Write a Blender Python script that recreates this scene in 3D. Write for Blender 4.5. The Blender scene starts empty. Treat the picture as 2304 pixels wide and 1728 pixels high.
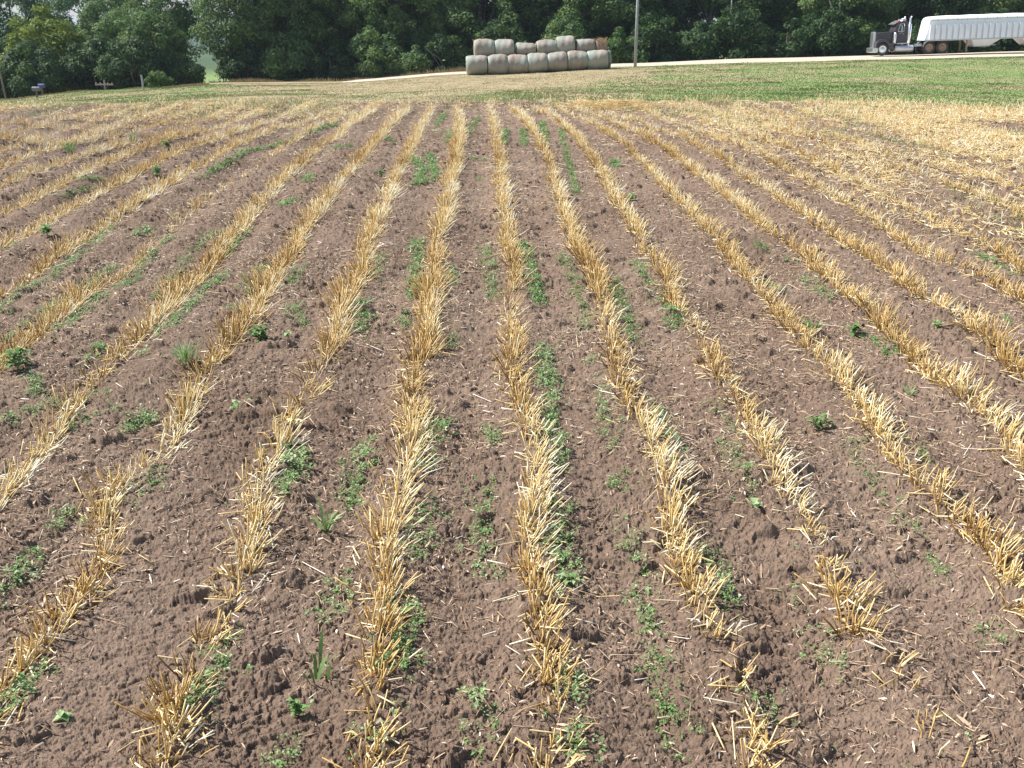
import bpy, math, random
import numpy as np
from mathutils import Vector, Matrix
R = math.radians
C = bpy.context.scene.collection
sc = bpy.context.scene
rng = np.random.default_rng(7)
random.seed(7)

# ------------------------------------------------------------ camera, sky, sun, exposure
PITCH = R(19.06)                      # downward tilt
CAMZ = 1.5
cam_d = bpy.data.cameras.new('camera'); cam = bpy.data.objects.new('camera', cam_d); C.objects.link(cam)
cam_d.lens = 35; cam_d.sensor_width = 36; cam_d.clip_end = 12000; cam_d.clip_start = 0.05
cam.location = (0, 0, CAMZ); cam.rotation_euler = (math.pi/2 - PITCH, 0, 0)
sc.camera = cam
SUN_EL, SUN_AZ = 49.0, -76.0           # azimuth: degrees clockwise from +Y (north); -90 = from the left
sun_dir = Vector((math.sin(R(SUN_AZ))*math.cos(R(SUN_EL)), math.cos(R(SUN_AZ))*math.cos(R(SUN_EL)), math.sin(R(SUN_EL))))
world = bpy.data.worlds.new('World'); sc.world = world; world.use_nodes = True
wn = world.node_tree; bg = wn.nodes['Background']
sky = wn.nodes.new('ShaderNodeTexSky'); sky.sky_type = 'NISHITA'; sky.sun_disc = False
sky.sun_elevation = R(SUN_EL); sky.sun_rotation = R(SUN_AZ); sky.air_density = 1.2; sky.dust_density = 1.5
wn.links.new(sky.outputs[0], bg.inputs[0]); bg.inputs[1].default_value = 0.095
sl = bpy.data.lights.new('sun', 'SUN'); sl.energy = 5.0; sl.angle = R(0.53); sl.color = (1.0, 0.955, 0.89)
so = bpy.data.objects.new('sun', sl); C.objects.link(so)
so.rotation_euler = sun_dir.to_track_quat('Z', 'Y').to_euler(); so.location = (-20, -5, 30)
sc.view_settings.view_transform = 'Standard'; sc.view_settings.look = 'None'
sc.view_settings.exposure = 0.66; sc.view_settings.gamma = 1

# ------------------------------------------------------------ noise
def h2(ix, iy, seed=0):
    h = (ix.astype(np.int64)*374761393 + iy.astype(np.int64)*668265263 + seed*1274126177) & 0xffffffff
    h = ((h ^ (h >> 13))*1274126177) & 0xffffffff
    h = ((h ^ (h >> 16))*2246822519) & 0xffffffff
    return ((h ^ (h >> 15)) & 0xffffff)/16777216.0
def vnoise(x, y, seed=0):
    x0 = np.floor(x); y0 = np.floor(y); fx = x-x0; fy = y-y0
    fx = fx*fx*(3-2*fx); fy = fy*fy*(3-2*fy)
    a = h2(x0, y0, seed); b = h2(x0+1, y0, seed); c = h2(x0, y0+1, seed); d = h2(x0+1, y0+1, seed)
    return (a*(1-fx)+b*fx)*(1-fy)+(c*(1-fx)+d*fx)*fy*1.0
def fbm(x, y, seed=0, o=3):
    s = 0; a = 1; t = 0
    for k in range(o):
        s = s + a*(vnoise(x*2**k, y*2**k, seed+k*17)-.5); t += a; a *= .5
    return s/t*2
def worley(x, y, seed=0):
    ix = np.floor(x); iy = np.floor(y); best = np.full(x.shape, 9.); val = np.zeros(x.shape)
    for dx in (-1, 0, 1):
        for dy in (-1, 0, 1):
            cx = ix+dx; cy = iy+dy
            px = cx+h2(cx, cy, seed); py = cy+h2(cx, cy, seed+5)
            d = (px-x)**2+(py-y)**2; m = d < best
            best = np.where(m, d, best); val = np.where(m, h2(cx, cy, seed+9), val)
    return np.sqrt(best), val

# ------------------------------------------------------------ measured picture -> terrain
cp, sp = math.cos(PITCH), math.sin(PITCH)
FX = 2304*35/36.
def ray(px, py):
    v = (864-py)/FX; h = (px-1152)/FX
    return np.array([h*np.ones_like(v) if np.ndim(v) else h, cp+v*sp, -sp+v*cp])
def slope(py):
    v = (864-np.asarray(py, float))/FX
    return (-sp+v*cp)/(cp+v*sp)
FS = 0.0455                            # uphill slope of the field
def onfield(px, py, h=0.0):
    d = ray(px, py); t = (CAMZ-h)/(FS*d[1]-d[2])
    return d[0]*t, d[1]*t
cols = np.array([-1500, -400, 0, 200, 500, 760, 1050, 1400, 1700, 2000, 2304, 2800, 4000.])
uc = (cols-1152)/FX/1.045
ye = np.array([275, 262, 247, 240, 234, 231, 229, 227, 228, 232, 246, 262, 275.])
yb = np.array([280, 247, 226, 206, 191, 188, 170, 157, 148, 139, 130, 112, 100.])      # Y 74
yr0 = np.array([278, 245, 224, 204, 188, 186.5, 166, 150, 141, 134, 127, 108, 96.])     # Y 82 near edge of road
yr1 = np.array([285, 250, 228, 206, 185, 183, 162, 144, 132, 125, 115.5, 97, 85.])      # Y 92 far edge of road
LN = np.linspace(math.log(8), math.log(9000), 900)
tab = np.zeros((len(cols), 900))
for i in range(len(cols)):
    se = float(slope(ye[i])); Ye = CAMZ/(FS-se)
    kY = [8, Ye-1.8, Ye-.6, Ye, Ye+.7, Ye+2, 22, 30, 37, 55, 74, 82, 92]
    ze = FS*Ye
    kz = [FS*8, FS*(Ye-1.8), FS*(Ye-.6)-.003, ze-.012, ze-.06, CAMZ+(Ye+2)*(se-.006)]
    kz += [CAMZ+22*(se-.014), CAMZ+30*(se-.010), CAMZ+37*(se-.0015)]
    kz += [CAMZ+55*float(slope(ye[i]*.5+yb[i]*.5)), CAMZ+74*float(slope(yb[i])), CAMZ+82*float(slope(yr0[i])), CAMZ+92*float(slope(yr1[i]))]
    left = float(np.clip((700-cols[i])/450, 0, 1))
    zr = kz[-1]
    kY += [98, 112, 150, 260, 420, 760, 1500, 2300, 9000]
    kz += [zr-.5-left*1.2, (zr-.6)*(1-left)+left*-6.5, (zr-.5)*(1-left)+left*-9.5, (zr)*(1-left)+left*-12,
           1.5+420*float(slope(152)), 1.5+760*float(slope(122)), 1.5+1500*float(slope(96)), 1.5+2300*float(slope(70)), 60]
    z = np.interp(LN, np.log(kY), kz)
    k = np.array([1, 3, 4, 3, 1.]); k /= k.sum()
    tab[i] = np.convolve(np.pad(z, 2, mode='edge'), k, mode='valid')
def T(x, y, rough=True):
    x = np.asarray(x, float); y = np.asarray(y, float)
    Y = np.clip(y, 8.001, 8990); u = x/np.clip(y, 12, None)
    fi = np.interp(u, uc, np.arange(len(cols))); i0 = np.clip(fi.astype(int), 0, len(cols)-2); a = fi-i0
    a = a*a*(3-2*a)*.5+a*.5
    fj = (np.log(Y)-LN[0])/(LN[1]-LN[0]); j0 = np.clip(fj.astype(int), 0, 898); b = fj-j0
    z = (tab[i0, j0]*(1-b)+tab[i0, j0+1]*b)*(1-a)+(tab[i0+1, j0]*(1-b)+tab[i0+1, j0+1]*b)*a
    z = np.where(y < 8, FS*np.clip(y, -40, None), z)
    if rough:
        w = np.clip((y-16)/10, 0, 1)*np.clip((79-y)/3, 0, 1)
        z = z+w*(.08*fbm(x/2.8, y/4.5, 3)+.018*fbm(x/.9, y/1.3, 4))
        z = z+np.clip((y-200)/300, 0, 1)*6*fbm(x/260, y/260, 31)
    return z
def at(px, Y, dz=0.0):                  # ground point under picture column px at depth Y
    py = 150.
    X = (px-1152)/FX/1.045*Y
    return Vector((X, Y, float(T(X, Y))+dz))
def atpx(px, py, Y):                    # free point at depth Y seen at (px, py)
    d = ray(px, py); t = Y/d[1]
    return Vector((d[0]*t, Y, CAMZ+d[2]*t))
def crumb(x, y, seed):                  # tilted plates with sharp sides: broken crust and angular clods
    ix = np.floor(x); iy = np.floor(y); best = np.full(x.shape, 9.); ox = np.zeros(x.shape); oy = np.zeros(x.shape); bx_ = ix; by_ = iy
    for dx in (-1, 0, 1):
        for dy in (-1, 0, 1):
            cx = ix+dx; cy = iy+dy; ax = x-cx-h2(cx, cy, seed); ay = y-cy-h2(cx, cy, seed+5); d = ax*ax+ay*ay; m = d < best
            best = np.where(m, d, best); ox = np.where(m, ax, ox); oy = np.where(m, ay, oy); bx_ = np.where(m, cx, bx_); by_ = np.where(m, cy, by_)
    v = h2(bx_, by_, seed+9)
    return (v-.5)+(h2(bx_, by_, seed+10)-.5)*ox*1.6+(h2(bx_, by_, seed+11)-.5)*oy*1.6-best*.45
SK = np.array([-3.9, -2.76, -1.9, -1.26, -.944, -.678, -.416, -.157, .104, .36, .62, .93, 1.21, 1.46, 1.8, 2.0, 3.1])
SI = np.array([-14, -10, -7, -5, -4, -3, -2, -1, 0, 1, 2, 3, 4, 5, 6, 7, 11.])
def furrow(x, y):                       # rows stand on low ridges, troughs between them
    ph = np.interp((x+.0308*y)/1.5, SK, SI)
    return np.cos(2*math.pi*(ph-.04))*np.interp(ph, [-14, -7, -4, -1, 3, 8, 11], [.020, .020, .014, .008, .008, .010, .008])*(.55+.9*vnoise(x/.5, y/1.2, 19))
def disp(x, y):                         # lumpy tilth of the field
    wx = x+.016*fbm(x/.03, y/.03, 14, 3); wy = y+.016*fbm(x/.03, y/.03, 15, 3)
    z = .020*fbm(x/.60, y/.60, 11, 2)+.010*fbm(x/.15, y/.15, 12, 2)
    z = z+.0060*(1-2*np.abs(fbm(wx/.06, wy/.045, 13, 3)))
    rough = .30+1.0*np.clip(vnoise(x/.20, y/.20, 16)*1.7-.35, 0, 1)
    z = z+rough*(.0082*crumb(wx/.045, wy/.036, 22)+.0062*crumb(wx/.019, wy/.016, 23))+.0040*crumb(wx/.009, wy/.008, 24)
    f, v = worley(wx/.13, wy/.10, 21); r = .16+.25*v; z = z+.022*(v > .84)*np.clip(1-(f/r)**2, 0, 1)**.5*(1+.5*fbm(x/.02, y/.02, 25, 2))
    return z+furrow(x, y)+.0016*fbm(x/.005, y/.005, 26, 2)
def G(x, y):                            # ground height on the field, tilth included
    return T(x, y, False)+disp(x, y)

# ------------------------------------------------------------ materials
def mat(name, rough=.8, spec=.3):
    m = bpy.data.materials.new(name); m.use_nodes = True
    b = m.node_tree.nodes['Principled BSDF']; b.inputs['Roughness'].default_value = rough
    b.inputs['Specular IOR Level'].default_value = spec
    return m, m.node_tree, b
def N(nt, typ, **kw):
    n = nt.nodes.new(typ)
    for k, v in kw.items():
        if k in n.inputs: n.inputs[k].default_value = v
        else: setattr(n, k, v)
    return n
def ramp(nt, src, stops):
    r = nt.nodes.new('ShaderNodeValToRGB'); e = r.color_ramp.elements
    while len(e) < len(stops): e.new(.5)
    for i, (p, c) in enumerate(stops): e[i].position = p; e[i].color = (*c, 1)
    nt.links.new(src, r.inputs[0]); return r.outputs[0]
def noise(nt, scale, detail=4, coord=None, rough=.6, w=None):
    n = nt.nodes.new('ShaderNodeTexNoise'); n.inputs['Scale'].default_value = scale
    n.inputs['Detail'].default_value = detail; n.inputs['Roughness'].default_value = rough
    if coord is not None: nt.links.new(coord, n.inputs['Vector'])
    return n.outputs[0]
def mixc(nt, f, a, b, mode='MIX'):
    m = nt.nodes.new('ShaderNodeMix'); m.data_type = 'RGBA'; m.blend_type = mode
    for s, v in ((m.inputs[0], f), (m.inputs[6], a), (m.inputs[7], b)):
        if hasattr(v, 'is_linked'): nt.links.new(v, s)
        elif isinstance(v, tuple): s.default_value = (*v, 1)
        else: s.default_value = v
    return m.outputs[2]
def math_(nt, op, a, b):
    m = nt.nodes.new('ShaderNodeMath'); m.operation = op
    for s, v in ((m.inputs[0], a), (m.inputs[1], b)):
        if hasattr(v, 'is_linked'): nt.links.new(v, s)
        else: s.default_value = v
    return m.outputs[0]
def bump(nt, b, h, dist, strength=1.0):
    n = nt.nodes.new('ShaderNodeBump'); n.inputs['Distance'].default_value = dist; n.inputs['Strength'].default_value = strength
    nt.links.new(h, n.inputs['Height']); nt.links.new(n.outputs[0], b.inputs['Normal'])
def attr(nt, name):
    a = nt.nodes.new('ShaderNodeAttribute'); a.attribute_name = name; return a.outputs['Fac']
def geo(nt): return nt.nodes.new('ShaderNodeNewGeometry').outputs['Position']
def basic(name, col, rough=.6, metal=0, var=.15, scale=6, spec=.5):
    m, nt, b = mat(name, rough, spec); b.inputs['Metallic'].default_value = metal
    co = nt.nodes.new('ShaderNodeTexCoord').outputs['Object']
    n = noise(nt, scale, 5, co)
    c = ramp(nt, n, [(.3, tuple(x*(1-var) for x in col)), (.7, tuple(min(1, x*(1+var)) for x in col))])
    nt.links.new(c, b.inputs['Base Color']); return m

def soil_color(nt, p):
    n1 = noise(nt, 1.3, 5, p); n2 = noise(nt, 45, 5, p, .7); n3 = noise(nt, 260, 3, p, .7)
    c = ramp(nt, n1, [(.3, (.146, .102, .075)), (.7, (.222, .163, .124))])
    c = mixc(nt, .75, c, ramp(nt, n2, [(.3, (.36, .34, .32)), (.5, (.52, .51, .50)), (.75, (.74, .72, .69))]), 'OVERLAY')
    f = ramp(nt, n3, [(.66, (0, 0, 0)), (.78, (1, 1, 1))])
    return mixc(nt, math_(nt, 'MULTIPLY', f, .45), c, (.42, .33, .24)), n2, n3
def soil_mat():
    m, nt, b = mat('soil', .92, .15); p = geo(nt); c, n2, n3 = soil_color(nt, p)
    nt.links.new(c, b.inputs['Base Color'])
    h = math_(nt, 'ADD', math_(nt, 'MULTIPLY', n2, 1.0), math_(nt, 'MULTIPLY', n3, .35))
    bump(nt, b, h, .007, 1.0); return m
def ground_mat():
    m, nt, b = mat('ground', .95, .1); p = geo(nt)
    mp = N(nt, 'ShaderNodeMapping'); mp.inputs['Scale'].default_value = (1, .45, 1); nt.links.new(p, mp.inputs['Vector'])
    n0 = noise(nt, .28, 4, mp.outputs[0]); n1 = noise(nt, 1.6, 5, mp.outputs[0]); n2 = noise(nt, 9, 4, p)
    dry = attr(nt, 'dry'); fld = attr(nt, 'field')
    g = ramp(nt, n1, [(.3, (.135, .205, .068)), (.55, (.185, .255, .088)), (.75, (.27, .295, .125))])
    t = ramp(nt, n1, [(.3, (.27, .215, .125)), (.7, (.40, .325, .20))])
    f = math_(nt, 'ADD', math_(nt, 'MULTIPLY', math_(nt, 'SUBTRACT', n0, .5), 1.6), dry)
    f = math_(nt, 'ADD', f, math_(nt, 'MULTIPLY', math_(nt, 'SUBTRACT', n2, .5), 1.1))
    fm = ramp(nt, f, [(.28, (0, 0, 0)), (.72, (1, 1, 1))])
    c = mixc(nt, fm, g, t)
    c = mixc(nt, .5, c, ramp(nt, n2, [(.3, (.44, .44, .44)), (.7, (.56, .56, .56))]), 'OVERLAY')
    c = mixc(nt, attr(nt, 'wooded'), c, ramp(nt, noise(nt, .03, 6, p), [(.35, (.02, .045, .02)), (.65, (.05, .085, .035))]))
    s, a, q = soil_color(nt, p)
    c = mixc(nt, fld, c, s); nt.links.new(c, b.inputs['Base Color'])
    bump(nt, b, math_(nt, 'ADD', n2, n1), .05, .35); return m
def straw_mat(name, stops, rough=.5, trans=.0):
    m, nt, b = mat(name, rough, .4); t = attr(nt, 'tone')
    c = ramp(nt, t, stops); p = geo(nt); n = noise(nt, 90, 2, p)
    c = mixc(nt, .5, c, ramp(nt, n, [(.3, (.40, .38, .34)), (.7, (.6, .6, .6))]), 'OVERLAY')
    nt.links.new(c, b.inputs['Base Color'])
    if trans:
        o = nt.nodes['Material Output']; tr = nt.nodes.new('ShaderNodeBsdfTranslucent'); mx = nt.nodes.new('ShaderNodeMixShader')
        nt.links.new(c, tr.inputs[0]); mx.inputs[0].default_value = trans
        nt.links.new(b.outputs[0], mx.inputs[1]); nt.links.new(tr.outputs[0], mx.inputs[2]); nt.links.new(mx.outputs[0], o.inputs[0])
    return m
M = {}
M['soil'] = soil_mat(); M['ground'] = ground_mat()
M['straw'] = straw_mat('straw', [(0, (.23, .13, .045)), (.22, (.48, .30, .095)), (.50, (.71, .50, .20)), (.77, (.84, .69, .37)), (1, (.94, .89, .71))], .42, .12)
M['litter'] = straw_mat('litter', [(0, (.12, .07, .045)), (.3, (.30, .20, .13)), (.6, (.50, .37, .25)), (.85, (.66, .52, .37)), (1, (.86, .80, .70))], .6)
M['weed'] = straw_mat('weed', [(0, (.085, .165, .045)), (.5, (.185, .32, .10)), (.85, (.30, .44, .19)), (1, (.44, .54, .31))], .5, .25)
M['grassblade'] = straw_mat('grassblade', [(0, (.115, .185, .055)), (.45, (.18, .26, .085)), (.72, (.31, .32, .15)), (1, (.52, .45, .29))], .6, .2)
M['drystem'] = straw_mat('drystem', [(0, (.20, .14, .07)), (.5, (.38, .28, .16)), (1, (.50, .40, .24))], .7, .1)
def leaf_mat(name, a, b2, c2):
    return straw_mat(name, [(0, a), (.55, b2), (1, c2)], .7, .35)
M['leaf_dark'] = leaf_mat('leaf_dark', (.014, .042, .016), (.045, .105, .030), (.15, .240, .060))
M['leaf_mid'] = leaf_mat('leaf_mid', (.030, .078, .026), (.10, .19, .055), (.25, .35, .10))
M['leaf_blue'] = leaf_mat('leaf_blue', (.045, .11, .055), (.105, .205, .095), (.21, .33, .15))
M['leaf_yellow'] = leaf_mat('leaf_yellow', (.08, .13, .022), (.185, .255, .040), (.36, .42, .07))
M['bark'] = basic('bark', (.20, .165, .13), .9, 0, .4, 5, .1)
M['pale_bark'] = basic('pale_bark', (.46, .42, .36), .9, 0, .3, 5, .1)
M['wood'] = basic('wood', (.17, .145, .12), .85, 0, .3, 9, .2)
M['greypole'] = basic('greypole', (.33, .34, .36), .8, 0, .2, 5, .2)
M['armwood'] = basic('armwood', (.29, .265, .24), .85)
M['road'] = basic('road', (.52, .445, .355), .95, 0, .12, .8, .1)

# ------------------------------------------------------------ object helpers
def tag(o, label=None, cat=None, group=None, kind=None):
    if label: o['label'] = label
    if cat: o['category'] = cat
    if group: o['group'] = group
    if kind: o['kind'] = kind
    return o
def empty(name, loc=(0, 0, 0), rz=0):
    o = bpy.data.objects.new(name, None); o.empty_display_size = .2; C.objects.link(o)
    o.location = loc; o.rotation_euler = (0, 0, rz); return o
def npmesh(name, V, F, m, parent=None, tone=None, smooth=False, attrs=None):
    me = bpy.data.meshes.new(name); V = np.ascontiguousarray(V, np.float32); F = np.ascontiguousarray(F, np.int32)
    n, k = F.shape
    me.vertices.add(len(V)); me.vertices.foreach_set('co', V.ravel())
    me.loops.add(n*k); me.loops.foreach_set('vertex_index', F.ravel())
    me.polygons.add(n); me.polygons.foreach_set('loop_start', np.arange(0, n*k, k, dtype=np.int32))
    if smooth: me.polygons.foreach_set('use_smooth', np.ones(n, bool))
    me.update(calc_edges=True)
    at_ = dict(attrs or {})
    if tone is not None: at_['tone'] = tone
    for key, val in at_.items():
        a = me.attributes.new(key, 'FLOAT', 'POINT'); a.data.foreach_set('value', np.ascontiguousarray(val, np.float32))
    me.materials.append(m)
    o = bpy.data.objects.new(name, me); C.objects.link(o)
    if parent: o.parent = parent
    return o
class MB:
    def __init__(s): s.v = []; s.f = []
    def add(s, v, f):
        b = len(s.v); s.v += [tuple(p) for p in v]; s.f += [tuple(i+b for i in q) for q in f]; return s
    def box(s, c, d, top=(1, 1), shift=(0, 0), rot=None):
        x, y, z = d[0]/2, d[1]/2, d[2]/2
        v = [(-x, -y, -z), (x, -y, -z), (x, y, -z), (-x, y, -z)]
        v += [(a*top[0]+shift[0], b*top[1]+shift[1], z) for a, b in ((-x, -y), (x, -y), (x, y), (-x, y))]
        if rot is not None: v = [tuple(rot @ Vector(p)) for p in v]
        v = [(p[0]+c[0], p[1]+c[1], p[2]+c[2]) for p in v]
        return s.add(v, [(0, 3, 2, 1), (4, 5, 6, 7), (0, 1, 5, 4), (1, 2, 6, 5), (2, 3, 7, 6), (3, 0, 4, 7)])
    def tube(s, pts, rad, n=8, cap=True):
        pts = [Vector(p) for p in pts]; rad = rad if hasattr(rad, '__len__') else [rad]*len(pts); b = len(s.v)
        for i, p in enumerate(pts):
            d = (pts[min(i+1, len(pts)-1)]-pts[max(i-1, 0)]).normalized()
            a = d.cross(Vector((0, 0, 1)) if abs(d.z) < .9 else Vector((1, 0, 0))).normalized(); c = d.cross(a)
            for k in range(n):
                t = 2*math.pi*k/n; s.v.append(tuple(p+(a*math.cos(t)+c*math.sin(t))*rad[i]))
        for i in range(len(pts)-1):
            for k in range(n):
                s.f.append((b+i*n+k, b+i*n+(k+1) % n, b+(i+1)*n+(k+1) % n, b+(i+1)*n+k))
        if cap:
            s.f.append(tuple(b+k for k in range(n))[::-1]); s.f.append(tuple(b+(len(pts)-1)*n+k for k in range(n)))
        return s
    def lathe(s, prof, axis='y', c=(0, 0, 0), n=24):   # prof: list (axial, radius)
        b = len(s.v)
        for a, r in prof:
            for k in range(n):
                t = 2*math.pi*k/n; q = (r*math.cos(t), a, r*math.sin(t)) if axis == 'y' else ((a, r*math.cos(t), r*math.sin(t)) if axis == 'x' else (r*math.cos(t), r*math.sin(t), a))
                s.v.append((q[0]+c[0], q[1]+c[1], q[2]+c[2]))
        for i in range(len(prof)-1):
            for k in range(n): s.f.append((b+i*n+k, b+i*n+(k+1) % n, b+(i+1)*n+(k+1) % n, b+(i+1)*n+k))
        return s
    def prism(s, poly, y0, y1):                        # poly in x,z
        n = len(poly); v = [(x, y0, z) for x, z in poly]+[(x, y1, z) for x, z in poly]
        f = [tuple(range(n)), tuple(range(2*n-1, n-1, -1))]+[(i, i+n, (i+1) % n+n, (i+1) % n) for i in range(n)]
        return s.add(v, f)
    def build(s, name, m, parent=None, bevel=0, smooth=False):
        me = bpy.data.meshes.new(name); me.from_pydata(s.v, [], s.f); me.materials.append(m)
        import bmesh
        bm = bmesh.new(); bm.from_mesh(me); bmesh.ops.recalc_face_normals(bm, faces=bm.faces); bm.to_mesh(me); bm.free()
        if smooth:
            for p in me.polygons: p.use_smooth = True
        o = bpy.data.objects.new(name, me); C.objects.link(o)
        if parent: o.parent = parent
        if bevel:
            b = o.modifiers.new('bevel', 'BEVEL'); b.width = bevel; b.segments = 2; b.limit_method = 'ANGLE'; b.angle_limit = R(40)
        return o

def grid_faces(nr, nc):
    a = (np.arange(nr-1)[:, None]*nc+np.arange(nc-1)[None]).ravel()
    return np.stack([a, a+1, a+nc+1, a+nc], 1)

# ------------------------------------------------------------ ground sheets
def dryness(x, y):                      # 0 green ... 1 straw dry
    u = x/np.clip(y, 12, None); px = u*FX*1.045+1152
    d = np.interp(px, [0, 300, 700, 1000, 1300, 1500, 2304], [.50, .48, .62, .72, .56, .36, .24])
    d = d-.08*np.exp(-((y-42)/6)**2)*(px > 500)                       # lusher strip just beyond the field
    d = d+.25*np.exp(-((px-1250)/260)**2-((y-66)/9)**2)               # worn ground in front of the bales
    d = d+.35*np.exp(-((px-560)/130)**2-((y-79)/6)**2)
    d = d+.75*np.clip((1000-px)/300, 0, 1)*np.clip((50+4*np.sin(px*.013)-y)/8, 0, 1)
    d = d+.30*np.clip((1150-px)/300, 0, 1)*np.exp(-((y-62)/3)**2)
    d = d+.13*np.sin(y*.9+.3*np.sin(x*.1))*(px > 1400)*(y < 82)       # mowing swaths
    d = d+.12*(px > 700)+.45*np.exp(-((px-1180)/330)**2-((y-71)/5)**2)+.4*np.exp(-((px-600)/170)**2-((y-82)/8)**2)
    d = np.where(y > 95, .15, d)
    return d
def sinhgrid(n, span, k):
    t = np.linspace(-1, 1, n); return np.sinh(t*k)/np.sinh(k)*span
gx = sinhgrid(421, 5200, 6.2)
gy = np.concatenate([-sinhgrid(61, 1500, 5)[30:][::-1], np.arange(1, 16, .5), np.arange(16, 110, .6), np.geomspace(110, 6500, 110)])
gy = np.unique(gy)
X, Y = np.meshgrid(gx, gy); Z = T(X, Y)
Z = Z-.13*np.clip((15.2-Y)/.6, 0, 1)
u_ = X/np.clip(Y, 12, None)
fieldm = np.clip((np.interp(u_, uc, CAMZ/(FS-slope(ye)))-Y+.4)/.5, 0, 1)
dry = dryness(X, Y); wooded = np.clip((Y-230)/200, 0, .85)+np.clip((Y-1000)/250, 0, .15)
o = npmesh('ground', np.stack([X, Y, Z], -1).reshape(-1, 3), grid_faces(*X.shape), M['ground'], smooth=True, attrs={'dry': dry.ravel(), 'field': fieldm.ravel(), 'wooded': wooded.ravel()})
tag(o, kind='structure')
# tilled soil of the field: one fine lumpy sheet
uu = np.concatenate([np.linspace(-1.8, -.62, 320)[:-1], np.linspace(-.62, .62, 1500), np.linspace(.62, 1.8, 320)[1:]])
pyy = np.concatenate([np.linspace(2300, 1740, 60)[:-1], np.linspace(1740, 520, 760)[:-1], np.linspace(520, 260, 240)[:-1], np.linspace(260, 230, 60)])
Yl = (CAMZ)/(FS-slope(pyy)); Yl = Yl[Yl < 15.6]; Yl = np.concatenate([Yl, [15.8, 16.2]])
U, Y = np.meshgrid(uu, Yl); X = U*Y
fd = 1
Z = G(X, Y); fz = np.clip((15.9-Y)/1.0, 0, 1); Z = T(X, Y, False)+disp(X, Y)*fz+.004
Z[-1] -= .15
o = npmesh('soil', np.stack([X, Y, Z], -1).reshape(-1, 3), grid_faces(*X.shape), M['soil'], smooth=False)
tag(o, kind='structure')
# gravel road
rx = np.arange(-13.5, 130, 1.0); ry = np.linspace(82.3, 91.7, 12)
X, Y = np.meshgrid(rx, ry)
pxl = X/Y*FX*1.045+1152
lo = np.interp(pxl[0], [400, 520, 760, 1050, 1400], [.5, .5, .5, .4, 0]); 
Y = 82.3+(Y-82.3)*(1-.0*lo)+0
Z = T(X, Y, False)+.07
Z[0] -= .09; Z[-1] -= .09
o = npmesh('road', np.stack([X, Y, Z], -1).reshape(-1, 3), grid_faces(*X.shape), M['road'], smooth=True)
tag(o, kind='structure')

# ------------------------------------------------------------ straw geometry (numpy)
def frames(d):
    up = np.where(np.abs(d[:, 2:3]) < .9, np.array([[0, 0, 1.]]), np.array([[1., 0, 0]]))
    a = np.cross(d, up); a /= np.linalg.norm(a, axis=1, keepdims=True)+1e-9
    return a, np.cross(d, a)
def sticks(p0, p1, p2, r):              # 4-sided three-ring sticks
    n = len(p0); d = p2-p0; d = d/(np.linalg.norm(d, axis=1, keepdims=True)+1e-9); a, b = frames(d)
    rg = []
    for p, s in ((p0, 1.0), (p1, 1.0), (p2, .85)):
        for ca, sa in ((1, 0), (0, 1), (-1, 0), (0, -1)):
            rg.append(p+(a*ca+b*sa)*(r*s)[:, None])
    V = np.stack(rg, 1).reshape(-1, 3)
    f = []
    for k in (0, 1):
        for j in range(4): f.append((k*4+j, k*4+(j+1) % 4, k*4+4+(j+1) % 4, k*4+4+j))
    f.append((8, 9, 10, 11))
    F = (np.arange(n)[:, None, None]*12+np.array(f)[None]).reshape(-1, 4)
    return V, F, 12
def ribbons(p0, p1, p2, w, side=None):  # flat two-segment leaf, tapered
    n = len(p0); d = p2-p0; d = d/(np.linalg.norm(d, axis=1, keepdims=True)+1e-9)
    if side is None:
        a, b = frames(d); t = rng.uniform(0, 6.28, n)[:, None]; side = a*np.cos(t)+b*np.sin(t)
    V = np.stack([p0-side*(w*.5)[:, None], p0+side*(w*.5)[:, None], p1-side*w[:, None], p1+side*w[:, None], p2-side*(w*.2)[:, None], p2+side*(w*.2)[:, None]], 1).reshape(-1, 3)
    F = (np.arange(n)[:, None, None]*6+np.array([(0, 1, 3, 2), (2, 3, 5, 4)])[None]).reshape(-1, 4)
    return V, F, 6
def join(parts):                        # [(V,F,k,tone)]
    Vs, Fs, ts = [], [], []; b = 0
    for V, F, k, t in parts:
        Vs.append(V); Fs.append(F+b); ts.append(np.repeat(t, k)); b += len(V)
    return np.concatenate(Vs), np.concatenate(Fs), np.concatenate(ts)

TILE = {1: (0, 230, 800/2212), 2: (800, 230, 800/2212), 3: (1504, 230, 800/2212), 4: (0, 828, 1200/2212), 5: (1104, 828, 1200/2212)}
def tp(t, x, y): ox, oy, s = TILE[t]; return x*s+ox, y*s+oy

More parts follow.
